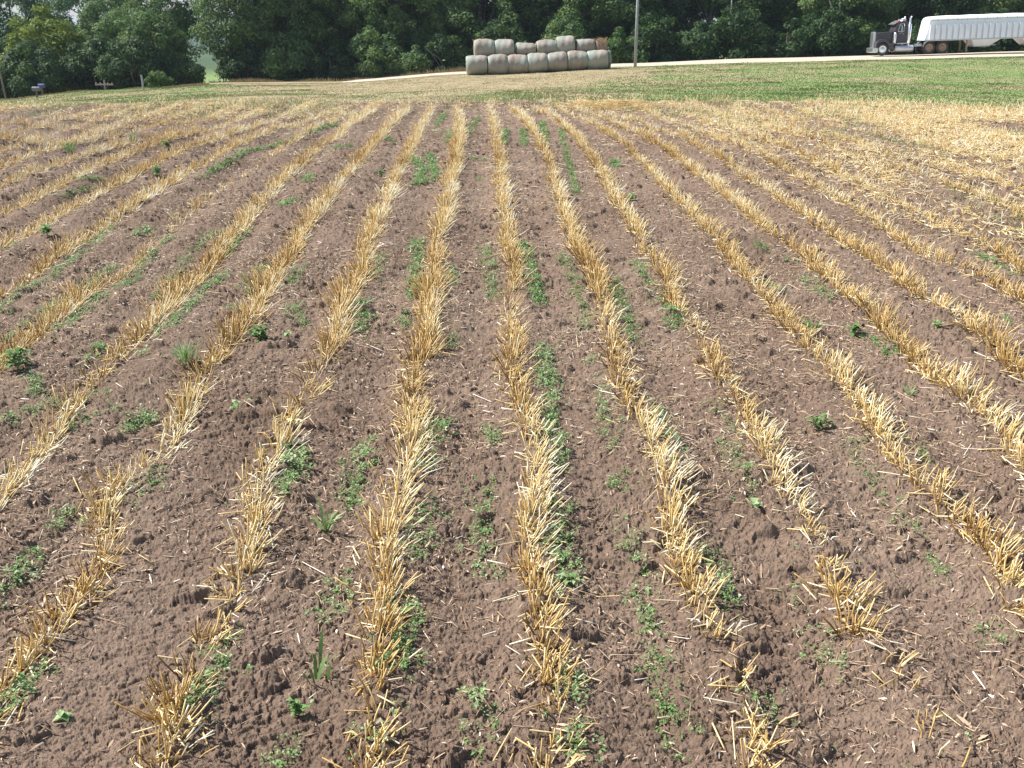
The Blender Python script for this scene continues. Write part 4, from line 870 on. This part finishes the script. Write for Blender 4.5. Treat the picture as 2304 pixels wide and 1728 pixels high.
# deep wood behind the first line of trees: one leafy mass
n = 70000; pxr = rng.uniform(580, 2950, n); Yv = rng.uniform(112, 124, n); Xv = (pxr-1152)/FX/1.045*Yv
zt = 15+4*(vnoise(Xv/5, Xv*0, 81)-.5); zz = T(Xv, Yv, False)+rng.uniform(0, 1, n)*zt
keep = fbm(Xv/2.2, zz/1.8, 82, 2) > -.35; Xv, Yv, zz = Xv[keep], Yv[keep], zz[keep]; n = len(Xv)
p = np.stack([Xv, Yv, zz], 1); nr = rng.normal(0, 1, (n, 3))+np.array([0, -.3, .5]); nr /= np.linalg.norm(nr, axis=1, keepdims=True); a, b = frames(nr); s = rng.uniform(.2, .42, n)[:, None]
V = np.stack([p-a*s, p-b*s*.5, p+a*s, p+b*s*.5], 1).reshape(-1, 3)
o = npmesh('woods', V, np.arange(n*4).reshape(-1, 4), M['leaf_dark'], tone=np.repeat(np.clip(rng.normal(.4, .2, n), 0, 1), 4)); tag(o, 'dark mass of woodland deep behind the roadside trees', 'woods', kind='stuff')
# bare pale branches showing in the trees
def branch(px, py, Y, pts, label, r=.05):
    b = atpx(px, py, Y); mb = MB()
    for pl in pts: mb.tube([b+Vector(q) for q in pl], [r, r*.7, r*.35][:len(pl)], 6)
    tag(mb.build('dead_branch', M['pale_bark']), label, 'dead branch')
branch(1645, 20, 99.5, [[(0, 0, -.8), (.02, 0, .4), (-.05, 0, 2.5)]], 'pale bare branch hanging at the top of the trees right of the grey pole', .09)
branch(1890, 30, 98.5, [[(0, 0, -.6), (-.9, 0, .7), (-1.6, 0, 2.2)], [(0, 0, -.3), (-.1, 0, .9), (-.5, 0, 2.6)]], 'forked pale bare branches at the top of the trees left of the truck', .07)
branch(150, 140, 92.5, [[(-.6, 0, -.3), (.2, 0, 0), (1.2, 0, .4)], [(-.2, 0, -.2), (.3, 0, .3), (.5, 0, .9)], [(-.8, 0, -.1), (-.5, 0, .4), (-.7, 0, .9)]], 'grey bare twigs in the side of the yellow green tree', .03)
branch(975, 125, 96, [[(-.6, 0, .6), (0, 0, 0), (.7, 0, -1.2)], [(0, 0, .1), (.5, 0, -.2), (.9, 0, -.9)]], 'grey bare twigs in the bushes left of the bale stack', .025)

# ------------------------------------------------------------ poles, posts, mailboxes
pp = at(1428, 80); H = 9.0
e = empty('light_pole', pp); MB().tube([(0, 0, -.5), (0, 0, 4), (.02, 0, H)], [.12, .105, .09], 12).build('pole', M['greypole'], e, smooth=True)
MB().tube([(0, 0, 8.7), (0, -.5, 9.0), (0, -1.3, 9.1)], .03, 8).build('lamp_arm', M['greypole'], e)
MB().box((0, -1.5, 9.05), (.22, .5, .16), (.8, .8)).build('lamp_head', M['greypole'], e, .02)
mb = MB(); [mb.tube([(random.uniform(-.3, .3), random.uniform(-.3, .3), 0), (random.uniform(-.4, .4), random.uniform(-.4, .4), .35)], [.03, .005], 4) for _ in range(60)]
tag(e, 'tall thin grey pole standing by the road right of the bale stack', 'pole')
def utility(px, pya, Y, lenarm, h, label, roll, arm_off=0):
    top = atpx(px, pya, Y); e = empty('crossarm_post', (top.x, Y, top.z-h)); e.rotation_euler = (0, roll, 0)
    MB().tube([(0, 0, -2), (0, 0, h*.5), (0, 0, h+.35)], [.085, .075, .065], 10).build('pole', M['wood'], e, smooth=True)
    MB().box((arm_off, -.15, h), (lenarm, .10, .12)).build('crossarm', M['armwood'], e, .01)
    for k in (-.45, -.2, .2, .45):
        m = MB(); m.lathe([(0, .015), (.02, .03), (.04, .02), (.06, .03), (.08, .01)], 'z', (arm_off+k*lenarm, -.15, h+.06), 8); m.build('insulator', M['insul'], e)
    MB().tube([(-.4+arm_off, -.12, h), (0, -.08, h-.35)], .015, 6).build('brace', M['wood'], e)
    MB().tube([(.4+arm_off, -.12, h), (0, -.08, h-.35)], .015, 6).build('brace', M['wood'], e)
    tag(e, label, 'post', 'wooden posts with crossarms on the bank')
M['insul'] = basic('insul', (.35, .36, .35), .3)
utility(0, 129, 84, 2.1, 4.2, 'tall weathered wooden post with a crossarm at the left picture edge', R(-3.4), 0)
utility(236, 190, 84, 1.45, 1.8, 'low weathered wooden T post just topping the green bank', R(0))
# fence post
p = at(320, 73); e = empty('fence_post', p)
MB().tube([(0, 0, -.3), (.0, 0, .5), (-.03, 0, .98)], [.075, .07, .065], 9).build('post', M['greypole'], e)
MB().lathe([(0, .066), (.03, .05), (.04, .0)], 'z', (-.03, 0, .98), 9).build('post_top', M['wood'], e)
tag(e, 'short pale wooden fence post on the grassy bank', 'fence post')
M['steel'] = basic('steel', (.16, .17, .18), .4, .2); M['blue'] = basic('blue', (.04, .08, .28), .4)
def mailbox(px, Y, body, post, h, w, label, rz=0):
    e = empty('mailbox', at(px, Y), rz)
    MB().box((0, 0, h/2-.2), (.1, .1, h+.4)).build('post', post, e, .01)
    prof = [(-.13, 0), (.13, 0), (.13, .14)]+[(.13*math.cos(t), .14+.13*math.sin(t)) for t in np.linspace(.3, 2.84, 7)]+[(-.13, .14)]
    mb = MB(); n = len(prof); v = [(-w/2, a, h+b) for a, b in prof]+[(w/2, a, h+b) for a, b in prof]
    mb.add(v, [tuple(range(n)), tuple(range(2*n-1, n-1, -1))]+[(i, i+n, (i+1) % n+n, (i+1) % n) for i in range(n)]); mb.build('box', body, e)
    MB().box((w/2+.012, 0, h+.12), (.02, .24, .22)).build('door', body, e, .005)
    MB().box((w*.3, -.145, h+.22), (.03, .01, .16)).build('flag', M['red'], e)
    MB().box((0, 0, h-.02), (w*.9, .2, .035)).build('shelf', M['wood'], e)
    tag(e, label, 'mailbox', 'mailboxes on the bank')
M['red'] = basic('red', (.5, .04, .03), .5)
mailbox(78, 71.5, M['steel'], M['wood'], .46, .5, 'grey mailbox on a short pale post at the left of the bank')
mailbox(91, 77, M['blue'], M['wood'], .62, .45, 'blue mailbox just behind and right of the grey one')

# ------------------------------------------------------------ bales
def bale_mat(name, tint, top):
    m, nt, b = mat(name, .55, .4); co = nt.nodes.new('ShaderNodeTexCoord').outputs['Object']
    sp_ = nt.nodes.new('ShaderNodeSeparateXYZ'); nt.links.new(co, sp_.inputs[0])
    mp = N(nt, 'ShaderNodeMapping'); mp.inputs['Scale'].default_value = (1.2, .7, .7); nt.links.new(co, mp.inputs['Vector'])
    n1 = noise(nt, 1.6, 4, mp.outputs[0]); n2 = noise(nt, 14, 4, co)
    c = ramp(nt, n1, [(.28, tint[0]), (.45, tint[1]), (.6, tint[2]), (.78, tint[3])])
    ax = math_(nt, 'ABSOLUTE', sp_.outputs[0], 0); rim = ramp(nt, math_(nt, 'ADD', ax, math_(nt, 'MULTIPLY', n2, .08)), [(.66, (0, 0, 0)), (.74, (1, 1, 1))])
    c = mixc(nt, math_(nt, 'MULTIPLY', rim, .65), c, (.42, .56, .50))
    # wet brown stain on the crown of the bale
    tz = ramp(nt, math_(nt, 'ADD', sp_.outputs[2], math_(nt, 'MULTIPLY', n1, .5)), [(top, (0, 0, 0)), (min(1, top+.14), (1, 1, 1))])
    c = mixc(nt, math_(nt, 'MULTIPLY', tz, .5), c, (.52, .31, .20))
    nt.links.new(c, b.inputs['Base Color'])
    w = nt.nodes.new('ShaderNodeTexWave'); w.bands_direction = 'X'; w.inputs['Scale'].default_value = 9; w.inputs['Distortion'].default_value = 1.5; nt.links.new(co, w.inputs['Vector'])
    bump(nt, b, math_(nt, 'ADD', math_(nt, 'MULTIPLY', w.outputs[0], .4), n2), .03, .7); return m
BT = [[(.22, .29, .25), (.32, .35, .30), (.40, .33, .27), (.31, .26, .21)], [(.25, .33, .29), (.34, .32, .27), (.29, .25, .20), (.42, .34, .27)], [(.20, .18, .16), (.32, .26, .21), (.33, .36, .30), (.46, .33, .24)]]
BM = [bale_mat('net_wrap', BT[i], t) for i, t in ((0, .84), (1, .88), (2, .80))]
M['torn_hay'] = basic('torn_hay', (.30, .215, .15), .95, 0, .45, 9, .1)
M['hay_end'] = basic('hay_end', (.40, .33, .23), .95, 0, .35, 20, .1)
def bale(c, rot, L, Rd, seed, m, label, sx=1, sz=1, sag=0, slump=0, torn=False, name='hay_bale'):
    r = np.random.default_rng(seed); e = empty(name, c); e.rotation_euler = rot
    na, nr_ = 40, 48; xs = np.linspace(-1, 1, na)
    V = []
    for a in xs:
        prof = (1-abs(a)**6*.15)*(1-.03*a*a)
        for k in range(nr_):
            t = 2*math.pi*k/nr_; rad = Rd*prof*(1+.022*math.sin(3*t+seed)+.030*math.sin(2*t+seed*2+a*2)+.012*math.sin(a*9+seed+t*2)+.03*math.sin(seed*3.7+a*1.5))
            y = rad*math.cos(t); z = rad*math.sin(t)
            if z > 0: z *= (1-sag*(.5+.5*a))*(1-slump)
            z = max(z, -Rd*.93)
            V.append((a*L/2*(1+.015*math.sin(4*t+seed)), y*(1+slump*.3), z))
    F = [(i*nr_+k, i*nr_+(k+1) % nr_, (i+1)*nr_+(k+1) % nr_, (i+1)*nr_+k) for i in range(na-1) for k in range(nr_)]
    V = np.array(V); V = V+r.normal(0, .004, V.shape)
    o = npmesh('wrap', V, np.array(F), m, e, smooth=True)
    for s_, i0 in ((-1, 0), (1, (na-1)*nr_)):
        ring = V[i0:i0+nr_]; cx = ring.mean(0); vv = [tuple(cx+np.array([s_*-.03, 0, 0]))]; ff = []
        for f in (.35, .7, .97):
            for k in range(nr_): vv.append(tuple(cx+(ring[k]-cx)*f+np.array([s_*(.01+r.normal(0, .012)), 0, 0])))
        for k in range(nr_): ff.append((0, 1+k, 1+(k+1) % nr_))
        for j in (0, 1):
            for k in range(nr_): ff.append((1+j*nr_+k, 1+j*nr_+(k+1) % nr_, 1+(j+1)*nr_+(k+1) % nr_, 1+(j+1)*nr_+k))
        mb = MB(); mb.add(vv, ff); mb.build('end_face', M['hay_end'], e)
    if torn:
        n = 500; th = r.uniform(.2, 2.9, n); x = r.uniform(-L/2, L/2, n); p = np.stack([x, Rd*np.cos(th), Rd*np.sin(th)*(1-slump)], 1)*.97
        d = np.stack([r.normal(0, .5, n), np.cos(th)*.6+r.normal(0, .4, n), np.sin(th)+.2], 1); d *= r.uniform(.06, .22, n)[:, None]
        V2, F2, kk = ribbons(p, p+d*.5, p+d, r.uniform(.008, .02, n)); npmesh('loose_hay', V2, F2, M['drystem'], e, tone=np.repeat(np.clip(r.normal(.5, .25, n), 0, 1), kk))
    tag(e, label, 'bale', 'wrapped round bales in the stack'); return e
def z3(x, y): return 1000+x/4.916, 40+y/4.916
BY = 75.0; LBALE = 1.42; RB = .70; ROT = R(5)
BL = ['leftmost bale of the bottom row, its left end face showing', 'second bale from the left in the bottom row, plain grey brown', 'third bale from the left in the bottom row with a vertical wrap fold',
      'middle bale of the bottom row, fourth from the left', 'fifth bale from the left in the bottom row', 'sixth bale from the left in the bottom row with a pale diagonal crease', 'rightmost bale of the bottom row with bluish stains']
bx = [(245, 470), (480, 695), (700, 915), (918, 1132), (1137, 1348), (1355, 1570), (1572, 1792)]
for i, (x0, x1) in enumerate(bx):
    px = 1000+(x0+x1)/2/4.916; Yb = BY+.7+(i-3)*1.45*math.tan(ROT); g = at(px, Yb); Lb = (x1-x0)/4.916/FX/1.045*Yb*1.0
    bale((g.x, g.y, g.z+RB*.93), (R(random.uniform(-8, 8)), -R(2.0), ROT+R(random.uniform(-1.5, 1.5))), Lb, RB, i+1, BM[i % 3], 'wrapped round '+BL[i])
    g2 = at(px, Yb+1.75)   # back row, hidden behind the front one except at its left end
    lab = 'wrapped round bale of the rear bottom row peeping out at the far left' if i == 0 else 'wrapped rear bale hidden behind front bottom bale number %s from the left' % ['', 'two', 'three', 'four', 'five', 'six', 'seven'][i]
    bale((g2.x+.25, g2.y, g2.z+RB*.93), (R(random.uniform(-8, 8)), -R(2), ROT), Lb, RB, i+20, BM[(i+1) % 3], lab)
top = [(330, 553, 1, 0, 0, False, 'leftmost bale of the upper row, smooth and grey'), (556, 768, 1, 0, 0, False, 'second bale from the left in the upper row, pinkish top'),
       (792, 1005, .92, .25, .14, False, 'dark sagging bale third in the upper row with a pale left end'), (1012, 1232, .95, 0, .10, False, 'low squat tan bale fourth in the upper row'),
       (1230, 1428, 1.04, -.06, -.06, False, 'tallest bale of the upper row, fifth from the left'), (1445, 1650, .90, .0, .08, False, 'sixth bale of the upper row with a brown triangular stain'), (1655, 1782, .84, .05, .12, True, 'torn brown bale at the right end of the upper row with loose hay on top')]
for i, (x0, x1, rs, sag, sl_, torn, lab) in enumerate(top):
    px = 1000+(x0+x1)/2/4.916; Yb = BY+1.57+(px-1210)/45*1.45*math.tan(ROT); g = at(px, Yb); Lb = (x1-x0)/4.916/FX/1.045*Yb
    gb = at(px, Yb-.87)
    bale((g.x, g.y, gb.z+RB*.93+1.08-.026*i-(1-rs)*.55), (R(random.uniform(-12, 12)), -R(2.2), ROT+R(random.uniform(-2, 2))), Lb*.98, RB*rs, i+40, M['torn_hay'] if torn else BM[(i+2) % 3], 'wrapped round '+lab if not torn else lab, sag=sag, slump=sl_, torn=torn)

# ------------------------------------------------------------ truck and trailer
M['paint'] = basic('paint', (.060, .052, .068), .25, 0, .1, 3, .6)
M['chrome'] = basic('chrome', (.78, .80, .86), .28, .9, .08, 10)
M['alu'] = basic('alu', (.55, .57, .62), .35, .6, .12, 6)
M['black'] = basic('black', (.02, .02, .022), .7)
M['tyre'] = basic('tyre', (.055, .048, .044), .85, 0, .3, 8, .2)
M['dusty'] = basic('dusty', (.34, .25, .19), .8, 0, .2, 8, .2)
M['white'] = basic('white', (.80, .83, .92), .45, 0, .05, 1.2)
M['tarp'] = basic('tarp', (.93, .93, .93), .6, 0, .04, 2)
M['glass'] = basic('glass', (.03, .04, .045), .08, 0, .1, 3, .8)
M['amber'] = basic('amber', (.75, .28, .12), .4)
def wheel(e, x, y, r, rim, name='wheel', dual=False):
    w = MB(); W_ = .27
    w.lathe([(-W_/2, r*.60), (-W_/2, r*.93), (-W_*.38, r), (W_*.38, r), (W_/2, r*.93), (W_/2, r*.60)], 'y', (x, y, r), 32); t = w.build(name, M['tyre'], e, smooth=False)
    s = -1 if y < 0 else 1
    if rim == 'disc':
        prof = [(s*W_*.5, r*.60), (s*W_*.42, r*.57), (s*W_*.34, r*.50), (s*W_*.40, r*.30), (s*W_*.52, r*.24), (s*W_*.55, r*.10), (s*W_*.55, .001)]; m = M['chrome']
    else:
        prof = [(s*W_*.5, r*.62), (s*W_*.46, r*.58), (s*W_*.1, r*.50), (-s*W_*.05, r*.34), (s*W_*.02, r*.26), (s*W_*.35, r*.22), (s*W_*.38, .001)]; m = M['dusty']
    k = MB(); k.lathe(prof, 'y', (x, y, r), 32); k.build('rim', m, t, smooth=True)
    WHEELS.append((t, x)); return t
tx = at(1900+275/5.475, 88.3); tw0 = atpx(1900+450/5.475, 668/5.475, 88.3)
HEAD = R(-6)
WHEELS = []; TILT = R(-1.9)
fy = 88.3
base = Vector((atpx(1900+278/5.475, 122, fy).x, fy, 0)); base.x += .18; base.z = float(T(base.x+1.3, fy, False))+.09
e = empty('semi_truck', base); e.rotation_euler = (0, TILT, HEAD)
HW = 1.05
MB().prism([(0, .30), (.35, .26), (.55, .34), (.55, .62), (.42, .70), (0, .68)], -1.15, 1.15).build('bumper', M['chrome'], e, .03)
g = MB().prism([(.14, .68), (.40, .68), (.40, 2.02), (.22, 2.06), (.14, 1.95)], -.50, .50).build('grille', M['chrome'], e, .03)
mb = MB(); [mb.box((.125, 0, .80+i*.09), (.02, .84, .035)) for i in range(13)]; mb.build('grille_bars', M['steel'], g)
MB().prism([(.40, .95), (2.05, 1.05), (2.05, 2.02), (1.3, 2.0), (.40, 1.94)], -.58, .58).build('hood', M['paint'], e, .06)
arc = [(1.0+.66*math.cos(t), .52+.66*math.sin(t)) for t in np.linspace(math.pi*.97, math.pi*.0, 12)]
fen = [(.33, .75)]+[(a, b) for a, b in arc[1:]]+[(2.12, .52), (2.12, 1.05)]+[(1.0+.86*math.cos(t), .56+.86*math.sin(t)) for t in np.linspace(.62, math.pi*.80, 9)]+[(.30, .98)]
for s in (-1, 1):
    MB().prism(fen, s*.60, s*1.15).build('fender', M['paint'], e, .02)
    wheel(e, 1.0, s*1.0, .50, 'disc')
    h = MB(); h.lathe([(-.09, .04), (-.07, .09), (.05, .10), (.07, .06), (.07, .001)], 'x', (.50, s*.78, 1.05), 14); h.build('headlight', M['chrome'], e)
    a = MB(); a.lathe([(.98, .02), (1.0, .15), (1.75, .15), (1.82, .11), (1.9, .11), (1.92, .02)], 'z', (2.22, s*.98, 0), 18); a.build('air_cleaner', M['chrome'], e, smooth=True)
    x_ = MB(); x_.lathe([(.72, .08), (1.0, .09), (1.05, .17), (2.55, .17), (2.62, .09), (3.05, .09), (3.12, .08)], 'z', (3.62, s*.98, 0), 16); x_.tube([(3.62, s*.98, 3.08), (3.68, s*.98, 3.18), (3.76, s*.98, 3.24)], .075, 12); x_.build('exhaust_stack', M['chrome'], e, smooth=True)
    f = MB(); f.lathe([(2.28, .02), (2.28, .24), (2.34, .29), (4.10, .29), (4.16, .24), (4.16, .02)], 'x', (0, s*.86, .56), 24); f.build('fuel_tank', M['alu'], e, smooth=True)
    MB().box((2.98, s*.96, .99), (1.15, .34, .09)).build('step', M['alu'], e, .01)
    MB().box((2.78, s*1.20, 2.2), (.05, .20, .42)).build('mirror', M['chrome'], e, .01)
    MB().tube([(2.60, s*.9, 2.5), (2.78, s*1.2, 2.5), (2.78, s*1.2, 1.9), (2.60, s*.9, 1.8)], .015, 6).build('mirror_bracket', M['chrome'], e)
cabp = [(2.05, 1.05), (3.50, 1.05), (3.50, 2.78), (3.30, 2.86), (2.55, 2.84), (2.36, 2.74), (2.12, 2.04)]
MB().prism(cabp, -.92, .92).build('cab', M['paint'], e, .05)
for s in (-1, 1):
    MB().prism([(2.52, 2.02), (3.06, 2.02), (3.06, 2.60), (2.68, 2.60)], s*.921, s*.935).build('window', M['glass'], e)
    fr = MB()
    for a_, b_ in (((2.50, 2.00), (3.08, 2.00)), ((3.08, 2.00), (3.08, 2.63)), ((3.08, 2.63), (2.66, 2.63)), ((2.66, 2.63), (2.50, 2.0))): fr.tube([(a_[0], s*.94, a_[1]), (b_[0], s*.94, b_[1])], .017, 6)
    fr.build('window_trim', M['chrome'], e)
    d = MB(); d.prism([(2.46, 1.12), (3.12, 1.12), (3.12, 1.96), (2.46, 1.96)], s*.921, s*.93); d = d.build('door', M['paint'], e, .003)
    MB().box((3.02, s*.945, 1.80), (.14, .03, .03)).build('handle', M['chrome'], d)
MB().prism([(2.155, 2.10), (2.19, 2.10), (2.40, 2.70), (2.36, 2.70)], -.80, .80).build('windshield', M['glass'], e)
MB().prism([(1.98, 2.62), (2.02, 2.60), (2.42, 2.82), (2.40, 2.86)], -.92, .92).build('sun_visor', M['chrome'], e)
for y in (-.72, -.36, 0, .36, .72): MB().box((2.62, y, 2.90), (.16, .09, .09), (.6, .8)).build('marker_light', M['amber'], e, .01)
for s in (-1, 1): hn = MB(); hn.lathe([(2.85, .10), (2.92, .05), (3.35, .03), (3.40, .03)], 'x', (0, s*.45, 2.98), 12); hn.build('air_horn', M['chrome'], e)
MB().prism([(3.0, 2.86), (3.38, 2.86), (3.36, 3.12), (3.12, 3.10)], -.35, .35).build('roof_fairing', M['tarp'], e, .04)
MB().prism([(.6, .62), (7.9, .62), (7.9, .88), (.6, .88)], -.42, .42).build('frame', M['black'], e)
MB().box((4.65, -.62, .80), (.75, .5, .22)).build('deck_plate', M['alu'], e, .01)
MB().box((6.35, 0, 1.0), (1.3, .9, .14)).build('fifth_wheel', M['black'], e, .02)
for x in (5.70, 7.05):
    for s in (-1, 1): wheel(e, x, s*.98, .51, 'deep'); wheel(e, x, s*.68, .51, 'deep')
for s in (-1, 1):
    q = [(5.70+.62*math.cos(t), .50+.62*math.sin(t)) for t in np.linspace(math.pi*.93, math.pi*.5, 8)]+[(6.45, 1.12), (6.45, 1.16)]+[(5.70+.66*math.cos(t), .50+.66*math.sin(t)) for t in np.linspace(math.pi*.5, math.pi*.93, 8)]
    MB().prism(q, s*.80, s*1.18).build('rear_fender', M['alu'], e)
    MB().box((7.85, s*.95, .55), (.03, .55, .75)).build('mud_flap', M['black'], e)
e.scale = (.79, 1, .93)
for w_, x_ in WHEELS: w_.scale = (1/.79, 1, 1/.93); w_.location.x = x_*(1-1/.79)
WHEELS.clear()
tag(e, 'dark long nosed semi truck with chrome stacks and fuel tank parked on the gravel road', 'truck')

tr = empty('grain_trailer', base+Vector((0, 0, 0))); tr.rotation_euler = (0, TILT, HEAD)
X0, X1 = 5.15, 21.0; HB = 1.24
sec = lambda x, dx: [(x+dx, 1.22)]
mb = MB()
# box: front face raked back, side walls slightly sloped
v = [(X0+.05, -HB, 1.24), (X1, -HB, 1.24), (X1, HB, 1.24), (X0+.05, HB, 1.24), (X0+.38, -HB, 3.02), (X1-.3, -HB, 3.02), (X1-.3, HB, 3.02), (X0+.38, HB, 3.02)]
mb.add(v, [(0, 3, 2, 1), (4, 5, 6, 7), (0, 1, 5, 4), (1, 2, 6, 5), (2, 3, 7, 6), (3, 0, 4, 7)]); mb.build('body', M['white'], tr)
x = X0+.60
while x < X1-.4:
    for s in (-1, 1): MB().box((x, s*(HB+.08), 1.94), (.42, .16, 1.30), (.86, 1)).build('side_rib', M['white'], tr)
    x += .59
for s in (-1, 1):
    MB().box(((X0+X1)/2+.2, s*(HB+.035), 3.0), (X1-X0-.6, .07, .07)).build('top_rail', M['alu'], tr)
    MB().box(((X0+X1)/2, s*(HB+.02), 1.22), (X1-X0-.1, .06, .10)).build('bottom_rail', M['alu'], tr)
    for k in range(22):
        if X0+.9+k*.56 < X1-.4: pass
    st = MB(); [st.box((X0+1.1+k*.98, s*(HB+.06), 3.02), (.03, .03, .14)) for k in range(15)]; st.build('tarp_hooks', M['steel'], tr)
# rounded roll tarp
tb = MB(); nx, nt_ = 15, 12; vs = []; fs = []
for i in range(nx):
    x = X0+.42+(X1-.34-X0-.42)*i/(nx-1); sg = .0 if i % 2 == 0 else -.03
    endf = .35 if i == 0 or i == nx-1 else 1
    for k in range(nt_+1):
        t = math.pi*k/nt_; vs.append((x+(.14 if i == 0 else 0)*math.sin(t), -(HB+.02)*math.cos(t), 3.04+(.36+sg)*(math.sin(t)**.75 if math.sin(t) > 0 else 0)*(.8 if endf < 1 else 1)))
for i in range(nx-1):
    for k in range(nt_): fs.append((i*(nt_+1)+k, i*(nt_+1)+k+1, (i+1)*(nt_+1)+k+1, (i+1)*(nt_+1)+k))
fs.append(tuple(range(nt_+1))); fs.append(tuple((nx-1)*(nt_+1)+k for k in range(nt_+1)))
tb.add(vs, fs); tb.build('tarp', M['tarp'], tr, smooth=False)
for xa, xb, xc, xd in ((9.9, 12.8, 10.3, 11.9), (14.9, 17.8, 15.5, 17.1)):
    hp = MB(); w0, w1 = HB-.05, .55
    hp.add([(xa, -w0, 1.2), (xb, -w0, 1.2), (xb, w0, 1.2), (xa, w0, 1.2), (xc, -w1-.3, .62), (xd, -w1-.3, .62), (xd, w1+.3, .62), (xc, w1+.3, .62)], [(0, 1, 2, 3), (4, 7, 6, 5), (0, 4, 5, 1), (1, 5, 6, 2), (2, 6, 7, 3), (3, 7, 4, 0)])
    hp = hp.build('hopper', M['white'], tr)
    MB().box(((xc+xd)/2, 0, .58), (xd-xc+.1, 1.4, .09)).build('hopper_gate', M['alu'], hp)
    MB().tube([(xd+.05, -.9, .66), (xd+.55, -.9, .66)], .05, 8).build('crank', M['alu'], hp)
for s in (-1, 1):
    MB().box((9.55, s*.85, .72), (.14, .12, 1.0)).build('landing_gear', M['dusty'], tr)
    MB().box((9.55, s*.85, .20), (.26, .26, .05)).build('landing_foot', M['dusty'], tr)
    for x in (19.0, 20.3): wheel(tr, x, s*1.0, .50, 'deep')
MB().box((19.6, 0, .82), (2.6, .9, .2)).build('axle_frame', M['black'], tr)
fp = MB(); fp.add([(X0+.04, -.35, 1.75), (X0+.04+.30*0, .35, 1.75), (X0+.35, .35, 2.8), (X0+.35, -.35, 2.8)], [(0, 1, 2, 3)])
tr.scale = (.79, 1, .88)
for w_, x_ in WHEELS: w_.scale = (1/.79, 1, 1/.88); w_.location.x = x_*(1-1/.79)
tag(tr, 'long white ribbed grain hopper trailer with a white roll tarp hitched to the truck', 'trailer')

# ------------------------------------------------------------ air
HAZE = 0.0002
if HAZE:
    mb = MB(); mb.box((0, 2500, 30), (10600, 8400, 150)); 
    hm = bpy.data.materials.new('haze'); hm.use_nodes = True; nt = hm.node_tree; nt.nodes.remove(nt.nodes['Principled BSDF'])
    pv = nt.nodes.new('ShaderNodeVolumePrincipled'); pv.inputs['Density'].default_value = HAZE; pv.inputs['Color'].default_value = (.72, .84, 1, 1); pv.inputs['Anisotropy'].default_value = .1
    nt.links.new(pv.outputs[0], nt.nodes['Material Output'].inputs['Volume'])
    o = mb.build('haze', hm); tag(o, 'thin bluish summer air between the camera and the far hills', 'haze', kind='stuff')
print('objects', len(bpy.data.objects))
